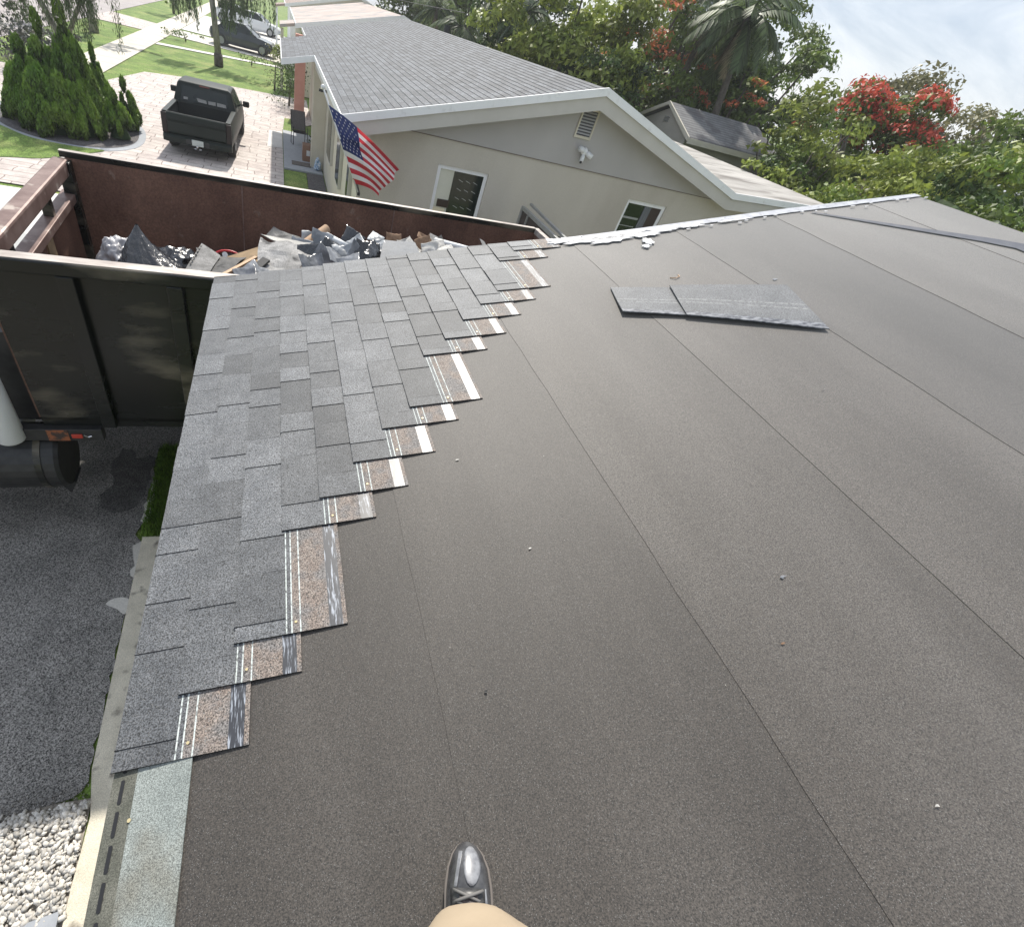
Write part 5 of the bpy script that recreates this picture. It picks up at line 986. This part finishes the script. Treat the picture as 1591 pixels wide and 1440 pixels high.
# ------------------------------------------------------------------ trees and plants
def leaf_cards(cent, nrm, size, tint, m_, name, parent, aspect=.5, jitter=.8, up=0):
    n = len(cent); N_ = nrm + rng.normal(0, jitter, (n, 3)); N_ /= np.linalg.norm(N_, axis=1)[:, None] + 1e-9
    D = rng.normal(0, 1, (n, 3)) + np.array([0, 0, up]); D -= N_ * (D * N_).sum(1)[:, None]; D /= np.linalg.norm(D, axis=1)[:, None] + 1e-9; S_ = np.cross(N_, D)
    s = size * rng.uniform(.6, 1.4, n)[:, None]
    q = np.stack([cent - D * s * .5, cent + S_ * s * aspect * .5 - D * s * .05 + N_ * s * .08, cent + D * s * .6, cent - S_ * s * aspect * .5 - D * s * .05 + N_ * s * .08], 1)
    return raw_mesh(name, q.reshape(-1, 3), 4, n, np.repeat(tint, 4), m_, parent)
def clump_points(clumps, per, flat=.75):
    """clumps: (x,y,z,r) ; points on shells, more outward"""
    C_, Nn, T = [], [], []
    for (x, y, z, r, t) in clumps:
        k = max(8, int(per * (r / .8) ** 2)); d = rng.normal(0, 1, (k, 3)); d /= np.linalg.norm(d, axis=1)[:, None]; d[:, 2] = np.where(d[:, 2] < -.35, -d[:, 2] * .6, d[:, 2])
        rad_ = r * rng.uniform(.55, 1.08, k)[:, None]; C_.append(np.array([x, y, z]) + d * rad_ * np.array([1, 1, flat])); Nn.append(d * .8 + np.array([0, 0, .6])); T.append(np.clip(t + rng.normal(0, .16, k), 0, 1))
    return np.concatenate(C_), np.concatenate(Nn), np.concatenate(T)
def trunk(parent, pts, rs, m_, name='trunk', n=9):
    mb = MB(); mb.tube(pts, rs, n); return mb.build(name, m_, parent, smooth=True)
def tree(x, y, h, R, m_, label, cr=None, n=34, per=150, leafs=.2, group='leafy trees behind the houses', bark='darkbark', lean=(0, 0), bare=.25, blossoms=None, seed=0, low=.35, bm='bloom', bfrac=.3, name='tree', nb=7):
    r_ = random.Random(seed * 13 + int(x * 10) + int(y)); e = empty(name, (x, y, 0), label=label, cat='tree', group=group)
    cz = h * (1 + low) / 2; rz_ = h * (1 - low) / 2; cl = []; tries = 0
    while len(cl) < n:
        a = r_.uniform(0, 6.28); q = r_.uniform(.15, 1) ** .6; el = r_.uniform(-.9, 1); rr2 = math.sqrt(max(0, 1 - el * el)) * q
        px, py, pz = rr2 * R * math.cos(a), rr2 * R * math.sin(a), cz + el * rz_ * q + .1 * R * noise.noise(V(a, el, seed)); cl.append((px + lean[0] * pz / h, py + lean[1] * pz / h, pz, r_.uniform(.45, .95) * R * .33, r_.uniform(.2, .85)))
    base = V(0, 0, 0); fork = V(lean[0] * .4, lean[1] * .4, h * low * .95)
    t = trunk(e, [base, fork * .5 + V(.1, 0, 0), fork], [h * .030, h * .022, h * .019], M[bark])
    for k in range(nb):
        c = cl[k]; p = V(*c[:3]); trunk(e, [fork - V(0, 0, .1), fork.lerp(p, .5) + V(r_.uniform(-.2, .2), r_.uniform(-.2, .2), .15), p], [h * .014, h * .009, h * .004], M[bark], 'limb', 6)
    dd = math.hypot(x, y); leafs *= min(1, dd / 30 + .08); per = int(per * 1.5 * max(1, 24 / dd) ** 1.2); Cn, Nn, T = clump_points(cl, per); leaf_cards(Cn, Nn, leafs, T, m_, 'crown', e)
    if blossoms:
        bl = [(c[0], c[1], c[2] + c[3] * .3, c[3] * 1.0, .6) for c in blossoms(cl, r_)]
        if bl: Cn, Nn, T = clump_points(bl, int(per * 1.5), .6); leaf_cards(Cn, Nn, leafs * .75, T, M[bm], 'blossom', e)
    return e
# ray helper: place a thing at a distance along the direction seen in the photograph
def at(px, py, d):
    v = np.array([(px - CX) / F, (py - CY) / F, 1.0]); w = RW.T @ v; w /= math.hypot(w[0], w[1]); p = w * d; return p[0], p[1], p[2] + ZC
LAB = []
def bg(px, top_py, d, R, m_, label, **kw):
    x, y, z = at(px, top_py, d); return tree(x, y, max(2.5, z), R, M[m_], label, **kw)
bg(650, -60, 52, 4.5, 'lf_mid', 'pale distant tree behind the far end of the grey ridge', seed=1, leafs=.3, per=120, low=.2)
bg(770, -70, 44, 4.0, 'lf_mid', 'broad mid green tree above the middle of the grey ridge', seed=2, leafs=.3, low=.2)
bg(690, 22, 60, 4.0, 'lf_mid', 'low distant tree under the bright gap of sky', seed=31, leafs=.3, low=.1)
bg(860, -60, 34, 3.6, 'lf_dark', 'dark green tree left of the bright yellow green one', seed=3, low=.15)
bg(930, -90, 27, 3.6, 'lf_yel', 'large bright yellow green tree right of the grey ridge', seed=4, n=46, leafs=.22, per=190, low=.15)
bg(985, 60, 24.5, 2.4, 'lf_dark', 'dense dark tree just right of the neighbour ridge end', seed=5, n=30, per=190, low=.1)
bg(1110, -90, 33, 3.2, 'lf_mid', 'tall tree with sparse orange red blossom behind the leaning palm', seed=6, blossoms=lambda cl, r: [c for c in cl if c[0] < .5 and r.random() < .45], bm='bloom2', low=.3, n=30, bark='darkbark')
bg(1210, -20, 34, 3.8, 'lf_mid', 'tall rounded green tree right of the coconut palm', seed=7, n=50, per=180, low=.12)
bg(1255, 5, 31, 2.7, 'lf_mid', 'upright green tree forming the edge of the open sky', seed=5, n=44, per=190, low=.1)
bg(1150, 110, 33, 3.0, 'lf_dark', 'shaded green tree behind the small outbuilding', seed=8, n=30, per=170, low=.1)
bg(1080, 115, 28, 1.9, 'lf_mid', 'low tree with faded orange blossom beside the leaning palm trunk', seed=9, blossoms=lambda cl, r: [c for c in cl if r.random() < .4], bm='bloom2', low=.3)
bg(1285, 165, 25, 2.0, 'lf_mid', 'mid green tree beside the outbuilding roof', seed=10, n=30, per=180, low=.1)
bg(1330, 128, 24, 1.9, 'lf_yel', 'feathery light green tree rising in front of the sky', seed=11, n=34, per=170, low=.15, leafs=.2)
bg(1290, 205, 20, 2.1, 'lf_yel', 'bright green tree left of the red blossoms', seed=12, n=36, per=190, low=.1, leafs=.2)
bg(1405, 138, 28, 2.6, 'lf_mid', 'flame tree covered in vivid red blossoms', seed=13, n=40, per=160, blossoms=lambda cl, r: [c for c in cl if r.random() < .8 and c[2] > 4.3], low=.35, bark='bark')
bg(1500, 128, 36, 4.0, 'lf_olive', 'olive brown tree crown against the sky on the right', seed=14, n=46, per=150, low=.2)
bg(1375, 262, 19, 1.8, 'lf_mid', 'green tree below the red blossoms', seed=15, n=34, per=190, low=.08, leafs=.2)
bg(1460, 228, 20, 2.2, 'lf_yel', 'light green tree right of the red blossoms', seed=16, n=40, per=190, low=.08, leafs=.2)
bg(1560, 190, 22, 2.5, 'lf_yel', 'sunlit green tree at the right edge of the view', seed=17, n=40, per=190, low=.08, leafs=.2)
bg(1255, 235, 21, 1.3, 'lf_dark', 'small dark tree against the outbuilding corner', seed=18, n=24, per=170, low=.05)
bg(1530, 285, 17, 1.7, 'lf_dark', 'dark low tree above our ridge at the right', seed=19, n=26, per=190, low=.05)
bg(1610, 260, 17, 1.9, 'lf_mid', 'mid green tree cut by the right edge of the view', seed=20, n=26, per=190, low=.05)
bg(1650, 150, 26, 3.0, 'lf_mid', 'tree beyond the right edge of the view', seed=21, n=26, low=.05)
bg(1430, 300, 17, 1.4, 'lf_dark', 'dark bush right behind our ridge line', seed=22, n=20, per=190, low=.05)

for k, (px, ty, d, R_, mm) in enumerate([(1190, 60, 34, 3.2, 'lf_dark'), (1280, 190, 30, 2.8, 'lf_dark'), (1350, 210, 31, 2.8, 'lf_mid'), (1430, 215, 33, 3.0, 'lf_dark'), (1510, 225, 30, 3.0, 'lf_dark'), (1590, 230, 30, 3.0, 'lf_mid'), (1010, -20, 38, 3.4, 'lf_dark'), (900, 30, 40, 3.6, 'lf_mid'), (820, 10, 50, 4.5, 'lf_dark'), (1640, 240, 22, 2.4, 'lf_dark')]):
    bg(px, ty, d, R_, mm, 'back row tree, %s from the left along the far tree line' % ['seventh', 'eighth', 'ninth', 'tenth', 'eleventh', 'twelfth', 'third', 'second', 'first', 'last'][k], seed=60 + k, n=34, per=150, low=.04, nb=3)
for k, (px, ty, d, R_) in enumerate([(1062, -25, 28, 1.9), (1118, 5, 31, 1.5), (1190, 90, 28.5, 1.1), (1052, 95, 29, 1.5)]):
    bg(px, ty, d, R_, 'lf_mid', 'tree scattered with orange red blossom near the leaning palm, %s of four' % ['nearest the ridge', 'highest', 'rightmost', 'lowest'][k], seed=90 + k, n=24, per=130, blossoms=lambda cl, r: [c for c in cl if r.random() < .38], bm='bloom2', low=.45 if k != 3 else .2, nb=4)
def fronds(e, top, n, L, m_, droop=1.0, wl=.035, seed=0, dry=0):
    r_ = random.Random(seed); qs = []; T = []; mb = MB()
    for k in range(n):
        a = k * 2.399 + r_.uniform(-.2, .2); el = r_.uniform(-.5, 1.2) if k >= dry else -1.2; Lk = L * r_.uniform(.8, 1.1); prev = Vector(top); d = V(math.cos(a) * math.cos(el), math.sin(a) * math.cos(el), math.sin(el)); pts = [prev.copy()]
        for s in range(14):
            d = (d + V(0, 0, -.11 * droop)).normalized(); prev = prev + d * Lk / 14; pts.append(prev.copy())
        mb.tube(pts[::2], [.03, .026, .02, .016, .012, .009, .006, .004][:len(pts[::2])], 5)
        for s in range(1, 14):
            for h_ in (0, .5):
                p = pts[s].lerp(pts[min(s + 1, 14)], h_); dd = (pts[min(s + 1, 14)] - pts[s - 1]).normalized(); side = dd.cross(V(0, 0, 1)); side = side.normalized() if side.length > 1e-3 else V(1, 0, 0); ll = .42 * Lk * math.sin(math.pi * (s + .8) / 16) * .62
                for sg in (-1, 1):
                    tip = p + side * sg * ll * .75 + dd * ll * .45 - V(0, 0, ll * (.45 + r_.uniform(0, .3))); w = dd * wl
                    qs.append([p - w, p + w, tip, p.lerp(tip, .5) - w * 1.1]); T.append(r_.uniform(.1, .9))
    mb.build('frond_stem', M['dry'] if dry else m_, e, smooth=True)
    q = np.array([[v[:] for v in f] for f in qs]); return raw_mesh('frond', q.reshape(-1, 3), 4, len(q), np.repeat(np.array(T), 4), m_, e)
def palm(x, y, h, label, lean=(0, 0), L=2.4, n=22, seed=0, r=.16, m_='lf_palm'):
    e = empty('palm_tree', (x, y, 0), label=label, cat='palm tree', group='palm trees behind the houses'); top = V(lean[0], lean[1], h)
    trunk(e, [V(0, 0, 0), V(lean[0] * .35, lean[1] * .35, h * .4), V(lean[0] * .7, lean[1] * .7, h * .75), top], [r * 1.3, r, r * .85, r * .7], M['palmbark'])
    fronds(e, top, n, L, M[m_], seed=seed); fronds(e, top - V(0, 0, .1), 4, L * .7, M['dry'], seed=seed + 5, dry=4); return e
def leanpalm(b, t, d, label, **kw):
    x, y, z = at(*b, d); X, Y_, Z = at(*t, d); palm(x, y, Z, label, lean=(X - x, Y_ - y), **kw)
leanpalm((1030, 185), (1118, -5), 30, 'coconut palm with a dark leaning trunk and hanging fronds', L=2.3, n=30, seed=1, r=.14, m_='lf_palm')
leanpalm((1140, 185), (1160, 30), 27, 'tall palm with drooping dry fronds among the green trees', L=2.1, n=30, seed=2, r=.15)
x, y, z = at(775, 80, 34); palm(x, y, 5.6, 'palm left of the bright yellow green tree', L=2.1, n=24, seed=3)
x, y, z = at(800, 90, 30); palm(x, y, 5.5, 'slim palm with a pale trunk above the grey ridge', L=1.8, n=22, seed=4, r=.09)
x, y, z = at(712, 60, 36); palm(x, y, 4.5, 'low palm behind the ridge near the gap of sky', L=1.9, n=20, seed=6)
x, y, z = at(675, 40, 40); palm(x, y, 5.0, 'pale palm above the far end of the grey ridge', L=2.0, n=20, seed=8)
x, y, z = at(1585, 330, 13.5); palm(x, y, 3.4, 'short palm behind our ridge at the right edge', L=1.3, n=18, seed=9)
# dark plumbing pipe / antenna on the far slope
mb = MB(); mb.tube([(6.1, 24.0, 4.0), (6.1, 24.0, 4.42)], .12, 14); mb.build('roof_vent_pipe', M['black'], NH)

# conifers of the planting bed
def conifer(x, y, h, R, label, n=74, per=300, seed=0):
    e = empty('conifer', (x, y, 0), label=label, cat='conifer', group='clipped conifers in the planting bed'); r_ = random.Random(seed)
    trunk(e, [(0, 0, 0), (0, 0, h * .5)], [.05, .02], M['darkbark']); C_, D_, T = [], [], []
    tips = [(0, 0, h, 1)] + [(R * q * math.cos(a), R * q * math.sin(a), None, q) for a, q in [(r_.uniform(0, 6.28), r_.uniform(.25, 1.0) ** .7) for _ in range(n)]]
    for (tx, ty, tz, q) in tips:
        if tz is None: zt = h * (1.0 - q * .80) * r_.uniform(.85, 1.05) + .12; q2 = q
        else: zt = h; q2 = 0
        L = h * r_.uniform(.22, .36); w = R * r_.uniform(.11, .19); k = per; s = rng.uniform(0, 1, k) ** .8; a = rng.uniform(0, 6.28, k); rr3 = w * np.sin(np.pi * (.12 + .86 * (1 - s))) * rng.uniform(.75, 1.05, k)
        px = tx * (1 - .25 * s) + rr3 * np.cos(a); py = ty * (1 - .25 * s) + rr3 * np.sin(a); pz = zt - L * (1 - s) * 1.0
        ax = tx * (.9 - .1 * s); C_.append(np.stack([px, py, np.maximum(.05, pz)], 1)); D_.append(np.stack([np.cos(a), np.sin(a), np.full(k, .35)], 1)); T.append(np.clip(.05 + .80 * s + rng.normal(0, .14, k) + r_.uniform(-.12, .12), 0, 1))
    Cn, Nn, Tn = np.concatenate(C_), np.concatenate(D_), np.concatenate(T)
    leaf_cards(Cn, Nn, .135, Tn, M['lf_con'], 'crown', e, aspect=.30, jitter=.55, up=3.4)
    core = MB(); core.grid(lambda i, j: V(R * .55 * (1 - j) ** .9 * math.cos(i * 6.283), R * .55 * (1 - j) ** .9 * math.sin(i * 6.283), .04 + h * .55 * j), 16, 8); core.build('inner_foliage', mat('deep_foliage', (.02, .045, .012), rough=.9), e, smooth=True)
    return e
conifer(-6.55, 18.7, 1.9, .82, 'left bushy conifer of the dense clump', seed=1)
conifer(-5.95, 18.2, 2.0, .85, 'front bushy conifer in the middle of the dense clump', seed=2)
conifer(-6.3, 19.7, 2.4, .8, 'tall conifer at the back left of the clump', seed=3)
conifer(-5.6, 19.4, 2.85, .75, 'tallest pointed conifer of the clump', seed=4)
conifer(-5.32, 18.3, 1.75, .55, 'conifer at the right end of the dense clump', seed=5)
conifer(-5.2, 20.2, 1.9, .5, 'conifer at the back right of the clump', seed=6)
conifer(-4.50, 18.75, 1.15, .50, 'small low conifer nearest the pickup truck', n=26, per=260, seed=7)
conifer(-4.45, 19.9, 1.32, .42, 'small pointed conifer behind the low one', n=22, per=240, seed=8)
# hedge at the left
def bush(x, y, rx, ry, h, m_, label, n=30, per=160, name='bush', cat='bush', leafs=.14):
    e = empty(name, (x, y, 0), label=label, cat=cat); r_ = random.Random(int(x * 7 + y)); cl = [(r_.uniform(-rx, rx), r_.uniform(-ry, ry), r_.uniform(.2, h * .8), r_.uniform(.3, .5) * min(1, h), r_.uniform(.1, .8)) for _ in range(n)]
    trunk(e, [(0, 0, 0), (.05, 0, h * .5)], [.05, .02], M['darkbark'], 'stem'); Cn, Nn, T = clump_points(cl, per); leaf_cards(Cn, Nn, leafs, T, m_, 'foliage', e); return e
bush(-9.6, 27.5, 1.5, 2.4, 1.7, mat('purple_green_leaf', (.05, .06, .045), (.10, .10, .08), rough=.5, scale=2, tint=.5), 'dark purple green hedge at the left edge', n=60)
bush(.55, 30.5, .55, 1.6, 2.0, M['lf_dark'], 'clipped dark green hedge in front of the pink column', n=46, leafs=.09)
bush(-.15, 34.0, .25, .35, 2.2, M['lf_olive'], 'thin dry climbing plant beside the clipped hedge', n=26, leafs=.08, per=60)
bush(.3, 46.5, .5, .6, 1.3, M['lf_yel'], 'yellow green shrub beside the black car', n=16)
bush(-1.6, 41.8, .9, .4, .5, M['lf_mid'], 'low green shrubs under the palm', n=18, leafs=.1)
bush(-5.9, 45.6, 1.2, .6, .5, M['lf_mid'], 'low leafy ground shrubs beside the far sidewalk', n=22, leafs=.12)
Cn, Nn, T = clump_points([(0, 0, .42, .25, .5)], 300); leaf_cards(Cn, Nn, .1, T, M['lf_dark'], 'foliage', pot)
# street tree
ST_ = empty('tree', (-9.9, 39.8, 0), label='small street tree with a pale forked trunk on the verge', cat='tree')
trunk(ST_, [(0, 0, 0), (.0, 0, .8), (.05, 0, 1.5)], [.26, .17, .15], M['bark'])
for p in [(-.8, .2, 3.2), (.5, .1, 3.1), (.9, -.3, 2.6)]: trunk(ST_, [V(.05, 0, 1.4), V(p[0] * .5, p[1] * .5, 2.1), V(*p)], [.11, .08, .03], M['bark'], 'limb')
cl = [(random.uniform(-2.2, 2.4), random.uniform(-1.2, 1.2), random.uniform(2.9, 4.2), random.uniform(.4, .7), random.random()) for _ in range(26)] + [(2.4 + .5 * k, -.5, 2.4 - .08 * k, .45, .7) for k in range(4)]
Cn, Nn, T = clump_points(cl, 130); leaf_cards(Cn, Nn, .26, T, M['lf_mid'], 'crown', ST_)
# small sapling
sp = empty('tree', (-8.9, 63, 0), label='thin young tree trunk far along the verge', cat='tree'); trunk(sp, [(0, 0, 0), (0, 0, 3.2)], [.12, .09], M['darkbark'])
Cn, Nn, T = clump_points([(0, 0, 4.4, 1.2, .5), (.6, 0, 4.1, .9, .4)], 120); leaf_cards(Cn, Nn, .25, T, M['lf_mid'], 'crown', sp)
# weeping foliage: strands
def weeping(x, y, h, label, strands, Lr, m_, trunks, leafs=.16, seed=0, k=60, cat='tree', name='tree', bark='bark'):
    e = empty(name, (x, y, 0), label=label, cat=cat); r_ = random.Random(seed)
    for pts, rs, mm in trunks: trunk(e, pts, rs, M[mm])
    C_, D_, T = [], [], []; mb = MB()
    for (sx, sy, sz, n, spread) in strands:
        for _ in range(n):
            ax, ay = sx + r_.gauss(0, spread), sy + r_.gauss(0, spread); az = sz + r_.uniform(-.3, .4); L = r_.uniform(*Lr); kx, ky = r_.uniform(-.2, .2), r_.uniform(-.2, .2)
            s = rng.uniform(0, 1, k); C_.append(np.stack([ax + kx * s + rng.normal(0, .05, k), ay + ky * s + rng.normal(0, .05, k), az - L * s], 1)); D_.append(np.stack([rng.normal(0, 1, k), rng.normal(0, 1, k), np.zeros(k)], 1)); T.append(np.clip(rng.normal(r_.uniform(.3, .7), .15, k), 0, 1))
            mb.tube([(ax, ay, az), (ax + kx, ay + ky, az - L)], .006, 4)
    mb.build('twigs', M['darkbark'], e); Cn, Nn, Tn = np.concatenate(C_), np.concatenate(D_), np.concatenate(T)
    leaf_cards(Cn, Nn, leafs, Tn, m_, 'crown', e, aspect=.22, jitter=.3, up=-4.0); return e
weeping(-3.27, 38.2, 4, 'palm with a ringed grey trunk and dark base, weeping foliage around it', [(-1.9, .1, 3.9, 30, .35), (-1.2, 0, 3.8, 14, .25), (.7, .3, 3.7, 26, .3), (1.3, .4, 3.9, 22, .35), (2.2, .6, 4.3, 14, .4)], (1.2, 2.3), M['lf_weep'],
        [([(0, 0, .0), (.0, 0, .55)], [.26, .24], 'darkbark'), ([(0, 0, .5), (-.1, 0, 2.2), (-.3, 0, 4.4)], [.19, .15, .14], 'bark')], seed=3, k=80, cat='palm tree', name='palm_tree')
weeping(-6.0, 20.6, 4, 'fine leaved weeping tree hanging in over the conifers at the top left', [(-.9, -.9, 3.6, 20, .45), (.1, -.8, 3.7, 40, .5), (.8, -.8, 3.6, 34, .35), (-1.6, -.4, 3.5, 8, .3)], (.7, 1.8), M['lf_weep'],
        [([(-.3, 1.2, 0), (-.3, 1.0, 1.6), (-.9, .3, 3.6)], [.11, .09, .07], 'bark'), ([(-.3, 1.0, 1.5), (.5, .5, 2.6), (.9, 0, 3.6)], [.07, .05, .03], 'bark')], leafs=.075, seed=5, k=130)
# overhead cable from the far end to our side
mb = MB(); a, b = V(.6, 60, 5.2), V(7.2, 26, 4.9); mb.tube([a.lerp(b, t) - V(0, 0, 1.1 * t * (1 - t)) for t in np.linspace(0, 1, 14)], .012, 5); tag(mb.build('overhead_cable', M['black']), 'thin dark cable crossing above the far roofs', 'cable')

# ------------------------------------------------------------------ thin haze volume added for the pale veil of lens glare
mb = MB(); mb.box(-640, 640, -640, 640, -3.2, 14.5); hz = mb.build('glare_veil', bpy.data.materials.new('haze_veil'))
hm = hz.data.materials[0]; hm.use_nodes = True; t = hm.node_tree; t.nodes.clear(); o_ = N(t, 'ShaderNodeOutputMaterial'); v_ = N(t, 'ShaderNodeVolumePrincipled')
v_.inputs['Color'].default_value = (.93, .96, 1, 1); v_.inputs['Density'].default_value = .0010; v_.inputs['Anisotropy'].default_value = .3; t.links.new(v_.outputs[0], o_.inputs['Volume'])
tag(hz, kind='stuff')
